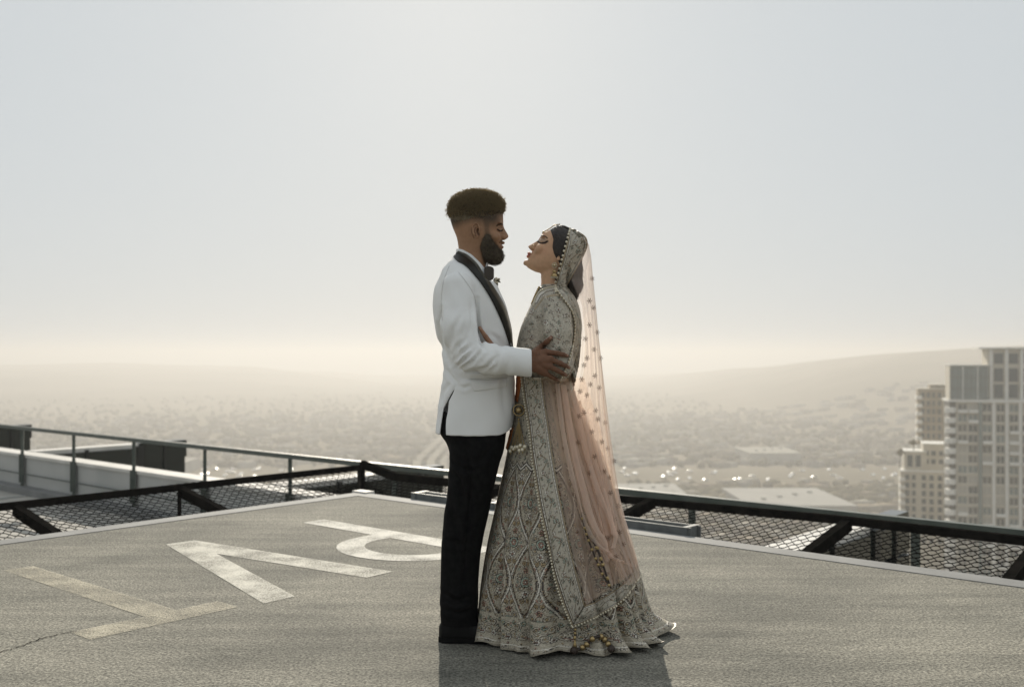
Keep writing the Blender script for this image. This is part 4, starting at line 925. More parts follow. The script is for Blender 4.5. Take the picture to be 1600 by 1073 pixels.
# front fall and its bottom turn
fL = [(817,588), (821,620), (827,660), (833,710), (840,760), (848,812), (858,862), (869,905), (881,945), (893,976)]
fR = [(847,588), (850,620), (856,660), (863,710), (871,760), (881,812), (892,862), (902,900), (909,925), (914,945)]
ff = lambda t, s: np.stack([0*t*s, -.006*np.sin(t*9+s*2)*np.ones_like(s)-.004*np.sin(s*math.pi)*np.ones_like(t), 0*t*s], -1)
V, Q, G_, C = band(fL, fR, 320, 56, .020, 1.02, fold=ff); mesh('dupatta_border', V, Q, M_emb, dup, True, cols=C); pearl_pts.append((pearls(G_[:, 0], .0118, 0)+np.array([-.003, -.002, 0]), .0046)); frontG = G_
bL = [(893.5,976.5), (912,971), (932,962), (953,950), (972,935), (988,915), (1000,897)]
bR = [(914.5,945.5), (922,942), (938,935), (954,926), (970,914), (984,899), (994,884)]
V, Q, G_, C = band(bR, bL, 150, 46, .018, .36, fold=ff); mesh('dupatta_border', V, Q, M_emb, dup, True, cols=C); pearl_pts.append((pearls(G_[:, -1], .0125, 0)+np.array([0, -.002, -.003]), .0046))
# peach net hanging between the front band and the back
nL = [(847,590), (851,620), (857,660), (864,710), (872,760), (882,812), (893,862), (903,900), (910,925), (915,946)]
nR = [(912,590), (925,630), (938,670), (949,710), (959,760), (970,800), (981,835), (990,862), (995,875), (996,886)]
nf = lambda t, s: np.stack([.004*np.sin(s*15+t*2)*np.ones_like(t), -(.010*np.sin(s*17+t*3)+.008*np.sin(s*29-t*5))*np.sin(math.pi*np.clip(s, .03, .97))**.5*np.ones_like(t), 0*t*s], -1)
V, Q, G_ = drape(TB, nL, nR, 150, 110, .018, 0, fold=nf); mesh('dupatta_net', V, Q, M_net, dup, True); netG = G_
# pleats gathered from the shoulder to the hip
for (a0, b0), wv in ((([(872,598), (880,650), (888,700), (905,770), (925,830), (945,880)], [(882,612), (893,660), (905,710), (925,770), (942,820), (956,866)]), 12), (([(888,640), (903,690), (918,740), (930,790), (940,835)], [(905,625), (925,690), (940,740), (952,790), (962,836)]), 9)):
    V, Q, G_ = drape(TB, a0, b0, 90, 24, .034, 0, fold=lambda t, s: np.stack([0*t*s, -.008*np.sin(s*wv)*np.ones_like(t), 0*t*s], -1)); mesh('dupatta_net', V, Q, M_net, dup, True)
M_net2 = net_material('peach_net_fold', (.95,.79,.69), .40)
for ln, wd in (([(876,602), (884,650), (893,700), (908,760), (928,825), (952,868)], 3.5), ([(890,612), (901,660), (914,715), (932,770), (948,812), (957,838)], 3), ([(905,640), (916,690), (930,740), (945,790), (954,835)], 2.6), ([(868,600), (874,650), (884,710), (897,765), (914,815), (932,850), (958,872), (985,884)], 2.6), ([(926,690), (938,740), (950,790), (958,830), (955,856)], 2.4)):
    V, Q, G_ = drape(TB, [(x-wd, y) for x, y in ln], [(x+wd*1.4, y) for x, y in ln], 90, 9, .040, 0, bulge=.008); mesh('dupatta_net', V, Q, M_net2, dup, True)
# veil from the head down the back
vy = np.array([370,384,400,440,480,530,580,630,680,730,775,810,840,870,890]); vR = np.array([911,919.5,923,927,930.5,935,941,947,953,960,967.5,976.5,986,994,998]); vL = np.array([905,916,908,890,904,909,906,893,897,903,912,922,935,950,962])
vYn = np.array([.03,.075,.10,.13,.19,.205,.21,.21,.215,.225,.24,.255,.265,.27,.27])
m, n = 200, 120; yq = np.linspace(372, 890, m); xr, xl, yn = [np.interp(yq, vy, q)[:, None] for q in (vR, vL, vYn)]
tau = np.linspace(0, math.pi, n)[None, :]; Ysd = YB-yn*np.cos(tau); fal = np.clip((yq-400)/300, 0, 1)[:, None]
Xw = gx(xl, YB)+(gx(xr, YB)-gx(xl, YB))*np.sin(tau)**.8*(1-.10*fal*(.5+.5*np.sin(tau*15+yq[:, None]*.004))*np.clip(np.sin(tau)*1.4-.2, 0, 1)*(abs(tau-1.57) > .25)); Ysd = Ysd+.012*fal*np.sin(tau*23+1)
VVl = np.stack([Xw, Ysd, np.repeat(gz(yq, YB)[:, None], n, 1)], -1); i = np.arange(m-1)[:, None]; j = np.arange(n-1)[None, :]; a = i*n+j
veilV = VVl.reshape(-1, 3); veilQ = np.stack([a, a+1, a+n+1, a+n], -1).reshape(-1, 4); mesh('veil', veilV, veilQ, M_veil, dup, True)
# sequin stars on the nets
mb = MB()
def star(c, nrm, r):
    c, nrm = Vector(c), Vector(nrm).normalized(); u = nrm.orthogonal().normalized(); u.rotate(Matrix.Rotation(random.uniform(0, 6), 3, nrm)); w = nrm.cross(u)
    for k in range(6):
        a = k*math.pi/3; d = u*math.cos(a)+w*math.sin(a); e = nrm.cross(d); b = len(mb.v); h = nrm*.0012
        for q in (c+d*r*.15, c+d*r*.6+e*r*.17, c+d*r, c+d*r*.6-e*r*.17): mb.v.append(tuple(q+h))
        mb.v.append(tuple(c+d*r*.6+h*2.2)); mb.f += [(b, b+1, b+4), (b+1, b+2, b+4), (b+2, b+3, b+4), (b+3, b, b+4)]
    mb.ball(c+nrm*.0015, r*.22, 6, 4)
for x, y in ((921,507), (915,528), (928,545), (907,570), (929,588), (905,592), (936,606), (917,618), (930,640), (912,645), (944,660), (925,675), (949,700), (930,712), (944,735), (921,470), (925,435), (952,745), (940,690), (917,560), (922,600), (934,655), (953,770), (946,800), (960,812), (966,790), (905,650), (899,690), (921,740), (951,840), (962,868), (940,858), (974,850), (935,775), (905,612), (959,720), (938,560), (933,520), (927,480), (968,830)):
    tr = None; p = None
    jx = np.argmin(np.abs(topx(veilV[:])[:,0]-x)+np.abs(topx(veilV)[:,1]-y)+20*(veilV[:,1] > YB)); p = veilV[jx]; star(p+np.array([0, -.003, 0]), (.3, -1, 0), .0125)
for x, y in ((873,640), (886,655), (880,700), (902,720), (908,770), (925,800), (903,830), (921,860), (940,905), (950,895), (887,610), (868,612), (895,770)):
    jx = np.argmin(((topx(netG.reshape(-1, 3))-(x, y))**2).sum(1)); star(netG.reshape(-1, 3)[jx]+np.array([0, -.004, 0]), (.1, -1, 0), .0075)
mb.build('sequin_stars', M_seq, dup, True, kind='stuff')
mb = MB()
for L, r in pearl_pts:
    for p in L: mb.ball(p, r, 7, 5)
mb.build('pearl_trim', M_pearl, dup, True, kind='stuff')
# orange lining and side slit at the front hip
V, Q, G_ = drape(TB, [(808,588), (806,605), (804,625)], [(815,588), (813,605), (809,628)], 20, 8, .006); mesh('lining', V, Q, M_orange, bride, True)
V, Q, G_ = drape(TB, [(797,672), (794,685), (790,700)], [(802,668), (798,686), (793,703)], 16, 8, .006); mesh('lining', V, Q, M_orange, bride, True)
# jewellery
mb = MB(); c = P(866.3, 414.5, YB-.083); mb.ball(c, .0085, 12, 8, (1,.5,1)); ear = mb.build('earring', M_gold, bride, True)
mb = MB()
for k in range(10): a = k*.6283; mb.ball(c+np.array([.0095*math.cos(a), -.003, .0095*math.sin(a)]), .0022, 6, 4)
mb.ball(c+np.array([0, -.005, 0]), .0042, 8, 6); mb.build('pearl', M_pearl, ear, True)
def lathe(c, prof, n=18):
    v = []; f = []
    for r, z in prof:
        for k in range(n): a = 6.2832*k/n; v.append((c[0]+r*math.cos(a), c[1]+r*math.sin(a), c[2]+z))
    for q in range(len(prof)-1):
        for k in range(n): f.append((q*n+k, q*n+(k+1) % n, (q+1)*n+(k+1) % n, (q+1)*n+k))
    return v, f
c2 = P(866, 422.5, YB-.083); v, f = lathe(c2, [(.001,.003), (.006,.001), (.0085,-.004), (.009,-.007), (.004,-.0072), (.005,-.010), (.010,-.014), (.0135,-.022), (.0140,-.026), (.010,-.0262)]); mesh('jhumka', v, f, M_gold, ear, True)
mb = MB()
for k in range(16): a = k*.3927; mb.ball(c2+np.array([.0135*math.cos(a), .0135*math.sin(a), -.029]), .0022, 6, 4)
mb.build('pearl', M_pearl, ear, True)
mb = MB(); pts = [hit(TB, x, y, .003) for x, y in ((872,352.5), (866,355.5), (860.5,359.5), (855,362.8), (850.5,364.5))]
pts = [np.array([q[0], YB-.004, q[2]]) if q is not None else P(x, y, YB) for q, (x, y) in zip(pts, ((872,352.5), (866,355.5), (860.5,359.5), (855,362.8), (850.5,364.5)))]
pts = [P(x, y, YB-.003) for x, y in ((874,350.5), (866,352.2), (860,356.4), (855,359.5), (850.5,362.0))]
mb.tube(pts, .0018, 6)
for p in smooth_line(pts, 11): mb.ball(p, .0030, 6, 4)
mb.ball(P(849.5, 364.0, YB-.003), .0085, 10, 6, (.8,1,1)); mb.build('forehead_pendant', M_gold, bride, True)
mb = MB(); a = np.linspace(-.2, 4.2, 16); mb.tube([P(834.2+3.6*math.cos(q), 387.2-4.6*math.sin(q), YB-.020) for q in a], .0009, 5); mb.build('nose_ring', M_gold, bride, True)
mb = MB()
for q in smooth_line([hit(TB, x, y, .004) for x, y in ((834,477), (838,464), (844,455.5), (853,450.5), (864,448), (872,449.5))], 26): mb.ball(q, .0042, 7, 5)
mb.build('neck_beads', M_pearl, bride, True)
mb = MB()
for q in smooth_line([P(842,449,YB-.02), P(836,462,YB-.03), P(831,474,YB-.03)], 10): mb.ball(q, .0052, 7, 5)
mb.build('necklace', M_gold, bride, True)
# belt ring with bead tassel
ts = empty('tassel', (gx(813, 3.9), 3.93, gz(640, 3.93))); ts.parent = bride; ts.location = ts.location-bride.location
tc = hit(TB, 813.5, 641, .026); mb = MB()
mb.tube([tc+np.array([.0225*math.cos(q), 0, .0225*math.sin(q)]) for q in np.linspace(0, 6.2832, 25)], .0027, 7); mb.build('ring', M_gold, ts, True)
mb = MB(); mb.ball(tc, .0135, 12, 8); mb.ball(tc+np.array([0, 0, -.038]), .0055, 8, 6); mb.build('bead', M_gold, ts, True)
mb = MB(); mq = MB()
for k in range(9):
    x1 = 801+k*2.6+random.uniform(-1, 1); y1 = 699+random.uniform(-3, 6); p1 = hit(TB, x1, y1, .028); p0 = tc+np.array([0, 0, -.042])
    for t in np.linspace(0, 1, 24): mb.ball(p0+(p1-p0)*t, .0023, 5, 4)
    mq.ball(p1, .0088, 8, 6); mb.ball(p1+np.array([0, -.004, -.011]), .0028, 6, 4)
mb.build('bead_strand', M_gold, ts, True, kind='stuff'); mq.build('bauble', M_pearl, ts, True)
# tied cords with beads at the back hip, the corner tassel and the cord lying at the hem
def cord(line, r, beads, off=.022, name='cord', par=bride):
    pts = [hit(TB, x, y, off) for x, y in smooth_line(line, 26)]; pts = [p for p in pts if p is not None]; mb = MB(); mb.tube(pts, r, 7); o = mb.build(name, M_cord, par, True)
    mb = MB()
    for t in beads: mb.ball(pts[int(t*(len(pts)-1))], r*1.9, 8, 6)
    mb.build('bead', M_gold, o, True, kind='stuff'); return pts
cord([(906,800), (912,815), (921,842), (932,872), (945,905), (952,918)], .0036, (.1,.2,.28,.36,.5,.62,.7,.8,.97), .040)
cord([(909,806), (918,825), (930,850), (940,880), (950,912)], .0042, (.2,.35,.5,.65,.75,.95), .038)
cord([(912,808), (922,832), (936,868), (951,915)], .0034, (.15,.3,.45,.6,.9), .040)
pts = cord([(899,977), (897.5,986), (897,996)], .0032, (.3,.6,.95), .022)
mb = MB(); e = pts[-1]
for k in range(14): a = k*.449; mb.tube([e, e+np.array([.009*math.cos(a), .009*math.sin(a)-.004, -.048])], .0016, 4)
mb.ball(e, .0065, 8, 6); mb.build('corner_tassel', M_gold, bride, True)
pts = cord([(896,1016), (906,1013), (915,1008), (923,1000), (932,994), (942,996), (950,1004), (956,1013)], .0062, (.02,.2,.35,.5,.65,.78,.9,1), .014)
mb = MB(); mb.ball(pts[0], .015, 10, 7); mb.ball(pts[-1], .015, 10, 7); mb.build('cord_knob', M_cord, bride, True)
print('bride', round(time.time()-T0, 1))
# ================================================================ GROOM
YG = 4.12; kG = YG/F
groom = empty('person', (gx(725, YG), YG, 0), 'bearded groom in white dinner jacket, black trousers and bow tie', 'person', 'wedding couple')
frG = lambda X, Y, Z: (800+X/kG+0*Z, (Y-YG)/kG+0*X, HZ-(Z-CH)/kG+0*X)
def kcol(tab, n, nf=None):
    c = column(frG, tab, n, 0, nf); return lambda X, Y, Z: c(X, Y, Z)*kG
headG = [(308,740,752,7), (310.5,729,763,14), (315,717,773,20.5), (322,709,780.5,25.5), (332,705,785.3,28.3), (342,704,786.3,29.3), (350,705.5,786.3,29.5), (356,707.5,784.6,29), (362,710,783.8,28.3), (370,713.5,784.8,27.2), (378,717,785,25.5), (386,721,784.6,23.3), (394,727,784.2,20.5), (401,738,783.5,17), (406,750,781,12), (409,760,777,5)]
FG = Field((gx(694, 4.0), YG-.10, gz(440, 4.2)), (gx(800, 4.2)+.02, YG+.10, gz(305, 4.2)), .0016)
lo_, hi_ = FG.lo, FG.lo+FG.h*FG.n
hG = kcol(headG, 2.2, 1.95); FG.op(hG, [lo_[0], lo_[1], gz(411, YG)], hi_, .004)
FG.op(kcol([(366,716,752,20), (378,716,756,21), (390,716.5,759,21.3), (405,716,761,21.6), (420,712,760,23), (440,704,766,30)], 2.1), [lo_[0], lo_[1], lo_[2]], [hi_[0], hi_[1], gz(364, YG)], .012)
FG.op(kcol([(351,776,786.4,2.6), (354,776,787,3.2), (358,776,788.6,3.8), (362,776,790.9,4.6), (366,776,793.3,5.8), (369,776,794.4,6.6), (371,776,793.8,6.8), (373,777,791.5,6.2), (375,778,788.5,5)], 1.9), lo_, hi_, .003)
def PG(x, y, l): return P(x, y, YG)+np.array([0, l*kG, 0])
def eG(c, r, k, mode='u'): FG.ell(PG(c[0], c[1], c[2]), np.array(r)*kG, k, mode)
for s_ in (-1, 1):
    eG((785.5, 371, s_*6.2), (4, 3.0, 3.4), .003)
    eG((786, 358.8, s_*12.5), (4.6, 7.5, 4.4), .006, 's')
    eG((777.6, 359.2, s_*12.5), (5.8, 6.4, 5.2), .002)
    eG((781.8, 350.8, s_*12), (4, 10, 2.8), .006)
    eG((774.5, 372, s_*17), (7, 8, 7), .012)
    eG((745.5, 362.5, s_*29.2), (5.4, 1.6, 9.6), .003)
    FG.chain([PG(744.8-5.6*math.cos(a), 362.0-9.2*math.sin(a), s_*32.4) for a in np.linspace(-1.5, 3.4, 11)], [.0032]*11, .002)
    FG.chain([PG(744.5-3.0*math.cos(a), 362.8-5.4*math.sin(a), s_*31.6) for a in np.linspace(-1.0, 2.6, 7)], [.0022]*7, .0015)
    eG((746.6, 372.2, s_*29.6), (2.8, 1.6, 3.2), .002)
    eG((747.8, 364.5, s_*31), (2.6, 2.6, 3.6), .0015, 's')
    eG((780.3, 380.3, s_*9.5), (2, 3, .9), .003, 's')
eG((785.4, 379.4, 0), (3.4, 9.6, 2.3), .0022); eG((783.4, 386.2, 0), (3.6, 8.2, 2.8), .0022); eG((787, 382.8, 0), (3.4, 10, .6), .0012, 's')
hdV, hdQ = FG.mesh()
SKG = np.array((.34,.195,.115)); pxg, colG = paint_head(hdV, YG, SKG)
HAIRC = (.022,.016,.010)
fade = inpoly(pxg, [(690,290), (800,290), (800,330), (776,332.5), (774.5,341), (770,344), (758,342), (752,340), (737,337), (722,342), (712,347), (690,352)])
blend(colG, np.clip(.95-(fade+1)/15, 0, .95), (.05,.037,.024))
bd = inpoly(pxg, [(764,367), (774,381), (780,388), (787,392), (790,412), (756,412), (750,386), (754,373), (758,368)])
blend(colG, np.where(bd < 0, .85, np.exp(-np.clip(bd, 0, 99)/2.0)*.45), (.06,.042,.026))
lG = abs(hdV[:,1]-YG)/kG
blend(colG, (pxg[:,0] > 779)*np.clip(1.5-abs(pxg[:,1]-376.6)/1.6, 0, 1)*np.clip(1.4-(lG/11)**4, 0, 1)*.7, (.05,.034,.02))
blend(colG, (pxg[:,0] > 781)*np.exp(-((pxg[:,1]-383)/4.4)**4)*np.clip(1.5-(lG/8.6)**2, 0, 1)*.75, (.25,.115,.08))
stroke(colG, pxg, [(777.5,358.6), (780,360.6), (783,360.8), (785,359.8)], 1.15, (.02,.013,.01)); stroke(colG, pxg, [(776.3,352.8), (779,350.8), (782.5,349.9), (785.2,350.6)], 1.25, (.03,.02,.013), .85)
stroke(colG, pxg, [(778.5,356.2), (781.5,355.4), (784,356)], .8, (.12,.065,.04), .6)
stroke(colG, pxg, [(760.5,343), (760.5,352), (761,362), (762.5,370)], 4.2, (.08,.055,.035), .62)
stroke(colG, pxg, [(746.5,358.5), (745.8,362), (747.8,366.5)], 1.7, (.07,.035,.02), .9); stroke(colG, pxg, [(742.5,356), (741.5,362), (743.5,368)], .9, (.13,.065,.04), .75); stroke(colG, pxg, [(752,355), (748,352.5), (743,353), (739.5,357), (739.5,364), (742.5,371)], .9, (.42,.26,.16), .6); stroke(colG, pxg, [(737.3,356), (737.3,364), (740.5,372)], .9, (.14,.075,.045), .6)  # ear: shade of the hollows and a lighter rim painted into the skin
# hair
hairG = [(298.5,738,757,8), (301,726,768,17), (306,714,778,24.5), (312,706.5,785,29.5), (319,702.5,787.5,32), (326,700,787,33), (332,700.5,784,32.8), (337,702,777,31.2), (342,704,775,29.8), (348,707.5,771,28.2), (352,711,764,26.5)]
FHg = Field((gx(692, 4.0), YG-.11, gz(362, 4.2)), (gx(800, 4.2)+.02, YG+.11, gz(292, 4.2)), .0022)
FHg.op(kcol(hairG, 2.3), FHg.lo, FHg.lo+FHg.h*FHg.n, .004)
V, Q = FHg.mesh(); N = normals(V, Q); V -= N*.0075*np.clip((338-topx(V)[:,1])/12, 0, 1)[:, None]; top = np.clip((342-topx(V)[:,1])/16, 0, 1)
V += N*((.0055*np.sin(V[:,0]*410+1)*np.sin(V[:,1]*390)*np.sin(V[:,2]*430+2)+.0025*np.sin(V[:,0]*900)*np.sin(V[:,2]*870+V[:,1]*600))*top)[:, None]
M_afro = noise_mat('curly_hair', (.10,.08,.047), (.17,.135,.083), 90, .6, .5, 200)
M_curl = mat('curl_strand', (.23,.18,.105), .5); _t = M_curl.node_tree; _tl = nd(M_curl, 'ShaderNodeBsdfTranslucent'); _tl.inputs[0].default_value = (.66,.55,.34,1); _mx = nd(M_curl, 'ShaderNodeMixShader'); _mx.inputs[0].default_value = .5
lk(M_curl, _t.nodes['Principled BSDF'].outputs[0], _mx.inputs[1]); lk(M_curl, _tl.outputs[0], _mx.inputs[2]); lk(M_curl, _mx.outputs[0], _t.nodes['Material Output'].inputs[0])
mesh('hair', V, Q, M_afro, groom, True)
g2 = np.random.default_rng(8); N = normals(V, Q); sv, sn = sample(V, Q, N, 5200, g2, w=np.clip((340-topx(V)[:,1])/18, .0, 1))
c1 = strands(sv-sn*.002, sn+g2.normal(0, .35, sn.shape), .0015, 0, g2, .0170, 1.3, .0052, 11); s2v, s2n = sample(V, Q, N, 2600, g2, w=(topx(V)[:,1] > 322).astype(float)); c2_ = strands(s2v-s2n*.0015, s2n+g2.normal(0, .4, s2n.shape), .0009, 0, g2, .0050, 1.0, .0018, 7); c1 = join(c1, c2_)
mesh('curls', c1[0], c1[1], M_curl, groom, True, kind='stuff')
# beard: shell over the jaw plus short hairs
FBd = Field((gx(745, 4.0), YG-.10, gz(420, 4.2)), (gx(800, 4.2), YG+.10, gz(362, 4.2)), .002)
bpoly = [(764.5,366), (769,374), (774,381.5), (779.5,387.5), (783.5,391.5), (786.5,394), (786,403), (781,411.5), (772,413), (760,410), (754,399), (751.5,386), (754,375), (758.5,367.5)]
bf = polyfn(bpoly, YG-.045)
FBd.op(lambda X, Y, Z: hG(X, Y, Z)-np.clip(-bf(X, Y, Z)*.6, -.004, .0055), FBd.lo, FBd.lo+FBd.h*FBd.n, .003)
FBd.ell(PG(772.5, 400, 0), (.032,.044,.027), .014); FBd.cut(bf, .004)
V, Q = FBd.mesh(); M_beard = noise_mat('beard_hair', (.072,.055,.035), (.125,.098,.062), 90, .6, .5, 200); mesh('beard', V, Q, M_beard, groom, True); N = normals(V, Q)
sv, sn = sample(V, Q, N, 4200, g2); dr = sn+np.array([.1, 0, -.7])+g2.normal(0, .3, sn.shape); b1 = strands(sv-sn*.001, dr, .0007, 0, g2, .0100, .7, .0020, 7); mesh('beard_hairs', b1[0], b1[1], M_beard, groom, True, kind='stuff')
# jacket
FJ = Field((gx(668, 3.8)-.02, YG-.36, gz(685, 4.2)), (gx(845, 4.3), YG+.36, gz(392, 4.2)), .0034)
jl, jh = FJ.lo, FJ.lo+FJ.h*FJ.n
torG = [(399,709,740,.052), (405,705,746,.075), (412,698,753,.108), (420,692,760,.138), (430,687,767,.160), (442,682.5,775,.175), (456,679,782,.178), (476,676.5,790,.174), (500,679,796.5,.166), (520,684,800,.160), (540,690,801.5,.156), (560,693,802.5,.154), (580,693.5,803,.155), (600,691,804,.160), (625,686.5,805,.167), (650,683,804,.172), (680,681,800,.175)]
FJ.op(pcol(torG, YG, 2.25), jl, jh, .005)
armG = [P(716,449,YG-.185), P(716,508,YG-.222), P(734,556,YG-.245), P(829,567,YG-.268)]
FJ.chain(armG[:3], [.062,.070,.0575], .016); FJ.chain(armG[2:], [.0575,.0535], .008)
armGm = [mir(p, YG) for p in armG]; FJ.chain(armGm[:3], [.062,.070,.0575], .016); FJ.chain(armGm[2:], [.0575,.0535], .008)
hemz = gz(676, YG); xw = gx(830.5, YG-.268)
frontR = [(640,560), (640,690), (640,700), (690,672.5), (720,675), (762,676.5), (783,674), (795,666), (802,652), (806,630), (812,600), (860,600), (860,380), (640,380)]
def jcut(X, Y, Z):
    zz = gz(676, YG); x0 = gx(783, YG); r = .075; dx = np.maximum(X-(gx(806, YG)-r), 0); dz = np.maximum((zz+r)-Z, 0)
    return np.where((X > gx(806, YG)-r) & (Z < zz+r), np.sqrt(dx*dx+dz*dz)-r, zz-Z)+0*Y
FJ.cut(polyfn([(640,360), (700,380), (709,393.5), (715,393), (727,399), (739,411), (748,423), (756,434), (764,441), (770,440), (780,446), (860,446), (860,700), (640,700)], YG-.06), .003); FJ.cut(jcut, .004); FJ.cut(lambda X, Y, Z: X-xw+0*Y+0*Z, .003)
FJ.op(lambda X, Y, Z: np.sqrt((Y-(YG-.268))**2+(Z-gz(567, YG-.268))**2)-.049+0*X, [xw-.05, YG-.34, gz(600, YG)], [xw+.02, YG-.19, gz(535, YG)], .002, 's') if False else None
vent = polyfn([(713,603), (700,622), (692,640), (687,672), (686,682), (696,682), (697,655), (701,628)], YG-.15)
FJ.op(lambda X, Y, Z: np.maximum(vent(X, Y, Z), Y-(YG-.03)), [gx(684, 4.0), YG-.20, gz(690, 4.1)], [gx(716, 4.0), YG-.03, gz(600, 4.1)], .002, 's')
jkV, jkQ = FJ.mesh(); N = normals(jkV, jkQ)
for ln, A, w in (
    ([(745,466), (746,500), (751,535), (757,546)], .010, 3.0), ([(690,480), (689,510), (694,545), (703,570)], .006, 3.0),
    ([(713,574), (724,563), (741,548)], .008, 3.2), ([(717,578), (736,566), (752,549)], .006, 3), ([(711,566), (720,552), (735,541)], .007, 3.2), ([(731,582), (760,575), (776,556)], .006, 3.4), ([(760,584), (775,572), (779,552)], .004, 3.2), ([(711,556), (716,541), (728,528)], .005, 3.2),
    ([(705,540), (709,515), (722,490)], .004, 4), ([(734,525), (738,500), (737,470)], .004, 4), ([(722,535), (728,505), (729,480)], .003, 4),
    ([(714,602), (725,606), (740,600)], .003, 3), ([(697,575), (706,590), (716,600)], .005, 3.5), ([(720,590), (760,595), (800,590)], .005, 4), ([(795,560), (785,600), (790,650)], .003, 5), ([(690,420), (686,440), (684,470)], .003, 4), ([(684,505), (690,535), (696,560)], .005, 3), ([(786,545), (778,530), (765,520)], .004, 4), ([(688,630), (694,610), (703,598)], .004, 3.5)): crease(jkV, N, ln, A*1.5, w*.9)
jkV += N*(.0012*np.sin(jkV[:,2]*55+jkV[:,0]*35)*np.sin(jkV[:,0]*70+1))[:, None]
M_jacket = noise_mat('white_wool', (.80,.80,.785), (.83,.83,.815), 8, .85, .15, 900, spec=.2, bdist=.0006)
M_seam = mat('seam_thread', (.62,.62,.60), .9)
jacket = mesh('jacket', jkV, jkQ, M_jacket, groom, True)
TJ = bvh((jkV, jkQ))
M_satin = noise_mat('black_satin', (.008,.007,.005), (.014,.012,.008), 20, .45, spec=.3); M_satin2 = noise_mat('satin_lit', (.045,.036,.020), (.06,.05,.03), 20, .35, spec=.5)  # second satin: sunlit sheen of the same lapel put into its colour
lapL = [(709,402), (714,407.5), (722,411.5), (732,419), (742,430), (751,441), (758,451), (766,464), (778,488), (789,515), (797,541)]
lapM = [(713,394), (722,398), (731,404.5), (740,413), (748,424), (757,437), (768,456), (778,471), (788,491), (795,514), (799,541)]
lapR = [(716,392), (727,396), (737,403), (746,412), (754,424), (764,438), (776,456), (784,469), (792.5,489), (798.5,512), (801,541)]
V, Q, G_ = drape(TJ, lapL, lapM, 90, 16, .010, .006, fall=YG-.08); V2, Q2 = join((V, Q), mirror(V, Q, YG)); mesh('lapel', V2, Q2, M_satin, jacket, True)
V, Q, G_ = drape(TJ, [(x+.3, y) for x, y in lapM], lapR, 90, 10, .007, .005, fall=YG-.05); V2, Q2 = join((V, Q), mirror(V, Q, YG)); mesh('lapel_lit', V2, Q2, M_satin2, jacket, True)  # front half of the lapel, in the satin with the painted sheen
V, Q, G_ = drape(TJ, [(734,594.5), (737,603), (741.5,611)], [(791,592), (792,598), (791.5,604)], 14, 30, .005, .003); mesh('pocket_flap', V, Q, M_jacket, jacket, True)
def seam(line, off=.0012, r=.0011):
    pts = [hit(TJ, x, y, off) for x, y in smooth_line(line, 40)]; mb = MB(); mb.tube([p for p in pts if p is not None], r, 5); mb.build('seam', M_seam, jacket, True)
seam([(716,425), (728,440), (740,460), (745,480)]); seam([(733,592.5), (760,591), (792,590)]); seam([(702,415), (693,440), (690,470), (691,500)])
for k in range(3):
    pass
# shirt collar, bow tie, buttonhole flower
M_shirt = noise_mat('white_cotton', (.82,.82,.81), (.85,.85,.84), 30, .7, .1, 600)
FS = Field((gx(700, 4.0), YG-.1, gz(450, 4.1)), (gx(780, 4.2), YG+.1, gz(384, 4.2)), .002)
FS.op(kcol([(386,712.5,763,23.4), (400,712.5,763,23.6), (415,712,763,24), (440,706,768,30)], 2.1), FS.lo, FS.lo+FS.h*FS.n, .002)
FS.cut(polyfn([(690,386), (715.5,387.5), (724,390.5), (737,398), (750,410), (757.5,419), (760,408.5), (764,407.5), (790,430), (790,470), (690,470)], YG-.05), .002)
V, Q = FS.mesh(); mesh('shirt', V, Q, M_shirt, groom, True)
FT2 = Field((gx(748, 4.0), YG-.09, gz(448, 4.1)), (gx(782, 4.2), YG+.09, gz(408, 4.2)), .002)
for s_ in (-1, 1):
    FT2.chain([P(765,424,YG), P(764,426.5,YG+s_*.03), P(763.5,427,YG+s_*.062)], [.012, .022, .030], .006)
FT2.ell(P(767,424,YG), (.016,.018,.018), .006)
FT2.cut(polyfn([(757,416), (764,414.5), (771.5,417), (771,440), (756.5,438)], YG-.05), .003); FT2.cut(lambda X, Y, Z: abs(Y-YG)-.066+0*X+0*Z, .002)
V, Q = FT2.mesh(); mesh('bow_tie', V, Q, noise_mat('brown_satin', (.03,.02,.013), (.045,.032,.02), 40, .4), groom, True)
bout = empty('boutonniere', (gx(777, YG), YG-.02, gz(440, YG))); bout.parent = groom; bout.location = bout.location-groom.location
g3 = np.random.default_rng(2); mb = MB(); ml = MB(); c = P(775.5, 439, YG-.035)
for k in range(16):
    d = g3.normal(0, 1, 3); d /= np.linalg.norm(d); mb.ball(c+d*.010, .0062, 6, 4, (1,.8,.8))
for k in range(9):
    d = g3.normal(0, 1, 3); d[0] = abs(d[0]); d /= np.linalg.norm(d); ml.tube([c, c+d*.012, c+d*.021+np.array([0,0,-.002])], [.002,.004,.0006], 5)
mb.build('petals', mat('cream_petal', (.55,.48,.36), .7), bout, True); ml.build('leaves', mat('dull_leaf', (.10,.10,.045), .6), bout, True)
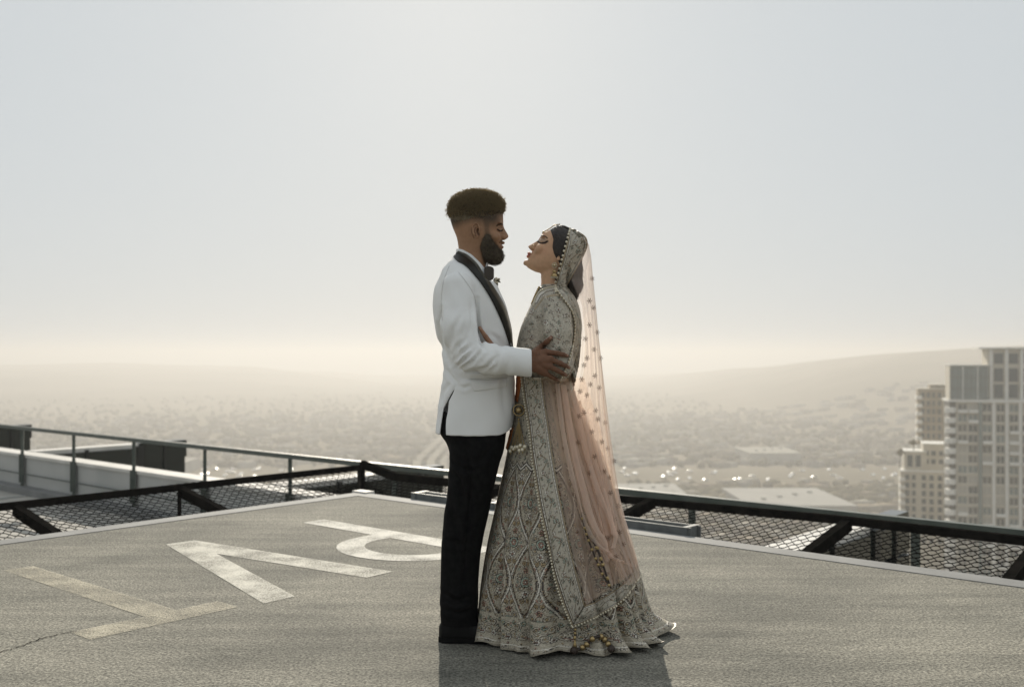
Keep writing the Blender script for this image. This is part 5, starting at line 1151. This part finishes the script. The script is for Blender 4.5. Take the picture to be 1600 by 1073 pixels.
# trousers
FP = Field((gx(672, 4.0), YG-.22, gz(985, 4.0)-.01), (gx(812, 4.2), YG+.22, gz(640, 4.2)), .005)
M_trs = noise_mat('black_wool', (.005,.005,.0055), (.009,.009,.009), 40, .9, .2, 700, spec=.1)
hipG = [(630,688,800,.166), (655,687,796,.165), (676,688,791,.160), (692,698,789,.148), (704,702,787,.138), (722,703,781,.10)]
FP.op(pcol(hipG, YG, 2.3), FP.lo, FP.lo+FP.h*FP.n, .02)
legG = [(676,702,788,.078), (700,702.5,786,.082), (730,702,779,.084), (760,700,772,.082), (800,695,764,.077), (850,690,753,.071), (900,688.5,748,.066), (940,688,746.5,.064), (962,688.5,746,.063), (974,689,748,.062)]
for s_ in (-1, 1):
    fr = (lambda o: (lambda X, Y, Z: (800+(X)/(YG+o)*F+0*Z, Y+0*X, HZ-(Z-CH)/(YG+o)*F+0*X)))(s_*.085)
    FP.op(column(fr, legG, 2.1, YG+s_*.085), FP.lo, FP.lo+FP.h*FP.n, .012)
trV, trQ = FP.mesh(); N = normals(trV, trQ)
for ln, A, w in (([(705,720), (730,735), (760,730)], .005, 4), ([(703,728), (718,750), (726,780)], .005, 4), ([(694,840), (715,850), (745,845)], .004, 4), ([(690,925), (712,938), (740,930)], .006, 4), ([(690,948), (715,957), (740,950)], .006, 4), ([(700,780), (715,830), (718,880)], .004, 5), ([(728,690), (735,760), (728,850), (722,950)], .006, 3), ([(690,935), (708,946), (742,938)], .006, 3.5), ([(765,700), (750,720), (735,725)], .006, 4)): crease(trV, N, ln, A*1.6, w)
mesh('trousers', trV, trQ, M_trs, groom, True)
M_shoe = mat('black_leather', (.004,.004,.004), .45, 0, .16); M_sole = mat('black_sole', (.006,.006,.006), .8, 0, .1)
for s_ in (-1, 1):
    Ys = YG+s_*.085; r = empty('shoe', (gx(735, Ys), Ys, 0)); r.parent = groom; r.location = r.location-groom.location
    x0 = gx(686, YG-.085)+(0 if s_ < 0 else .012); L = .295; Fs = Field((x0-.02, Ys-.07, .0), (x0+L+.02, Ys+.07, .14), .003)
    prof = [(0,.010,.050), (.010,.025,.070), (.03,.034,.086), (.08,.037,.098), (.12,.039,.088), (.17,.046,.066), (.22,.049,.052), (.265,.042,.044), (.295,.016,.030)]
    hwf, htf = crv([q[0] for q in prof], [q[1] for q in prof]), crv([q[0] for q in prof], [q[2] for q in prof])
    def up(X, Y, Z):
        q = np.clip(X-x0, 0, L); H = htf(q); Wd = hwf(q); rr = (abs((Y-Ys)/Wd)**2.4+(np.maximum(Z-.012, 0)/H)**2.4)**(1/2.4); return np.maximum((rr-1)*.03, np.maximum(x0-X, X-x0-L))+0*Y
    Fs.op(up, Fs.lo, Fs.lo+Fs.h*Fs.n, .004); Fs.cut(lambda X, Y, Z: .02-Z+0*X+0*Y, .003); V, Q = Fs.mesh(); mesh('upper', V, Q, M_shoe, r, True)
    mb = MB(); n = 22; ot = []
    for k in range(n+1): q = L*k/n; ot.append((x0+q, float(hwf(q))+.004))
    lo2 = [(x-.002 if i == 0 else x, Ys-w_) for i, (x, w_) in enumerate(ot)]+[(x, Ys+w_) for x, w_ in ot[::-1]]; n2 = len(lo2)
    mb.v = [(*p_, .002) for p_ in lo2]+[(*p_, .022) for p_ in lo2]; mb.f = [(i_, (i_+1) % n2, n2+(i_+1) % n2, n2+i_) for i_ in range(n2)]+[tuple(range(n2, 2*n2)), tuple(range(n2))[::-1]]
    mb.build('sole', M_sole, r)
# ---- hands
def hand(chains, palm, wrist, h=.0015, kp=.010, kf=.0035):
    P_all = np.array([p for c, r in chains+palm for p in c]); lo, hi = P_all.min(0)-.035, P_all.max(0)+.035
    f = Field(lo, hi, h)
    for c, r in palm: f.chain(c, r, kp)
    for c, r in chains: f.chain(c, r, kf)
    return f.mesh()
TBb = bvh((blV, blQ), (skV, skQ))
def on(tree, x, y, lift): return hit(tree, x, y, lift)
YH = YG-.268
wr = P(824, 565, YH); 
kn = [on(TBb, 855.5,550,.030), on(TBb, 860.5,563,.031), on(TBb, 858.5,572.5,.030), on(TBb, 850,580.5,.027)]
fing = [([kn[0], on(TBb,872,552.5,.016), on(TBb,880,554.5,.010), on(TBb,886,556,.005)], [.0112,.0098,.0088,.0070]),
        ([kn[1], on(TBb,876,568,.018), on(TBb,883,571.5,.011), on(TBb,888.5,574,.005)], [.0115,.0100,.0090,.0072]),
        ([kn[2], on(TBb,872.5,579,.018), on(TBb,879,582.5,.011), on(TBb,884,585,.005)], [.0110,.0096,.0086,.0070]),
        ([kn[3], on(TBb,861.5,587,.015), on(TBb,867.5,590.5,.010), on(TBb,872,592.5,.005)], [.0098,.0086,.0076,.0062]),
        ([P(834,552,YH-.004), on(TBb,847.5,540.5,.020), on(TBb,855.5,533.5,.012), on(TBb,861.5,527,.008)], [.0145,.0122,.0102,.0072])]
palm = [([wr, k], [.0235, .0135]) for k in kn]+[([wr, P(834,553,YH-.004), fing[4][0][1]], [.022,.0150,.0122]), ([wr, P(800,565,YH)], [.0250,.027]), ([P(832,572,YH), kn[3]], [.019,.0125]), ([P(834,563,YH), kn[1]], [.020,.0130])]
h1 = hand(fing, palm, wr)
NG = normals(*h1); nails = []
# her hand resting on his ribs
TJb = bvh((jkV, jkQ))
YW = 3.948; wb = P(792, 556, YB-.212)
def on(tree, x, y, lift): return P(x, y, YW+.004*(lift < .01))
q0, q1, q2 = P(769,540,YW), P(759,526,YW), P(749.5,512,YW+.004)
thB = ([P(782,548,YB-.212), q0, q1, q2], [.0115,.0105,.0092,.0062])
fB = [([on(TJb,769,548,.022), on(TJb,757,539,.013), on(TJb,748,535.5,.009), on(TJb,741,535,.004)], [.0095,.0085,.0075,.006]),
      ([on(TJb,770,554,.022), on(TJb,757,547,.013), on(TJb,747,544,.009), on(TJb,740,543,.004)], [.0096,.0086,.0076,.006]),
      ([on(TJb,771,560,.022), on(TJb,758,555,.013), on(TJb,748,552,.009), on(TJb,741,551,.004)], [.0094,.0084,.0074,.006]),
      ([on(TJb,773,566,.020), on(TJb,761,563,.013), on(TJb,752,561,.009), on(TJb,746,560,.004)], [.0085,.0075,.0066,.0054])]
pB = [([wb, c[0][0]], [.0185,.0115]) for c in fB]+[([wb, thB[0][0], thB[0][1]], [.018,.0125,.0105]), ([wb, P(815,565,YB-.21), P(840,575,YB-.20)], [.0195,.024,.027])]
h2 = hand(fB+[thB], pB, wb)
# limbs and trunk under the clothes, so that each body is one figure
def under(torso, legs, arms, h=.012):
    pts = np.array([p for c, r in torso+legs+arms for p in c]); f = Field(pts.min(0)-.16, pts.max(0)+.16, h)
    for c, r in torso+legs+arms: f.chain(c, r, .03)
    return f.mesh()
uG = under([([P(737,420,YG), P(735,470,YG), P(742,560,YG), P(745,650,YG)], [.05,.10,.105,.105])], [([P(745,660,YG+s_*.085), P(735,790,YG+s_*.085), P(716,955,YG+s_*.085)], [.075,.055,.030]) for s_ in (-1,1)]+[([P(716,955,YG+s_*.085), P(714,978,YG+s_*.085), P(760,988,YG+s_*.085)], [.030,.026,.014]) for s_ in (-1,1)], [(armG[:3]+[P(800,565,YH)], [.045,.05,.04,.03]), (armGm[:3]+[mir(P(800,565,YH), YG)], [.045,.05,.04,.03])])
uB = under([([P(866,460,YB), P(862,500,YB), P(850,600,YB), P(855,640,YB)], [.05,.085,.085,.11])], [([P(855,650,YB+s_*.075), P(860,790,YB+s_*.07), P(875,950,YB+s_*.06)], [.07,.05,.035]) for s_ in (-1,1)]+[([P(875,955,YB+s_*.06), P(880,975,YB+s_*.06), P(835,980,YB+s_*.06)], [.03,.028,.018]) for s_ in (-1,1)], [(armB+[P(835,575,YB-.205)], [.04,.042,.036,.03]), (armBm+[mir(P(835,575,YB-.205), YB)], [.04,.042,.036,.03])])
def body(name_parent, parts, sk):
    V, Q = join(*[p[:2] for p in parts]); C = np.concatenate([p[2] if len(p) > 2 else np.tile(sk, (len(p[0]), 1)) for p in parts]); return mesh('body', V, Q, M_skin, name_parent, True, cols=C)
HANDG = np.array((.17,.085,.050))
def hcol(h, c, g, ch):
    C = np.tile(c, (len(h[0]), 1)).astype(float)
    for pts, _ in ch:
        for q in pts[:-1]: blend(C, np.exp(-(np.linalg.norm(h[0]-(q+np.array([0,-.008,0])), axis=1)/.0065)**2)*.45, np.array(c)*.6)
        nl_ = pts[-1]+(pts[-2]-pts[-1])*.12+np.array([0, -.0055, .001]); blend(C, np.clip(1.4-np.linalg.norm(h[0]-nl_, axis=1)/.0052, 0, 1)*.8, np.array((.46,.29,.22)))
    return C*(1+.08*np.sin(h[0][:,0]*190)*np.sin(h[0][:,2]*210))[:, None]
body(groom, [(hdV, hdQ, colG[:, :3]), (*h1, hcol(h1, HANDG, g2, fing)), (*mirror(*h1, YG), hcol(h1, HANDG, g2, fing)), uG], SKG)
body(bride, [(headB_V, headB_Q, colB[:, :3]), (*h2, hcol(h2, np.array((.33,.18,.11)), g2, fB+[thB])), (*mirror(*h2, YB), hcol(h2, np.array((.33,.18,.11)), g2, fB+[thB])), uB], SKB)
print('groom', round(time.time()-T0, 1))
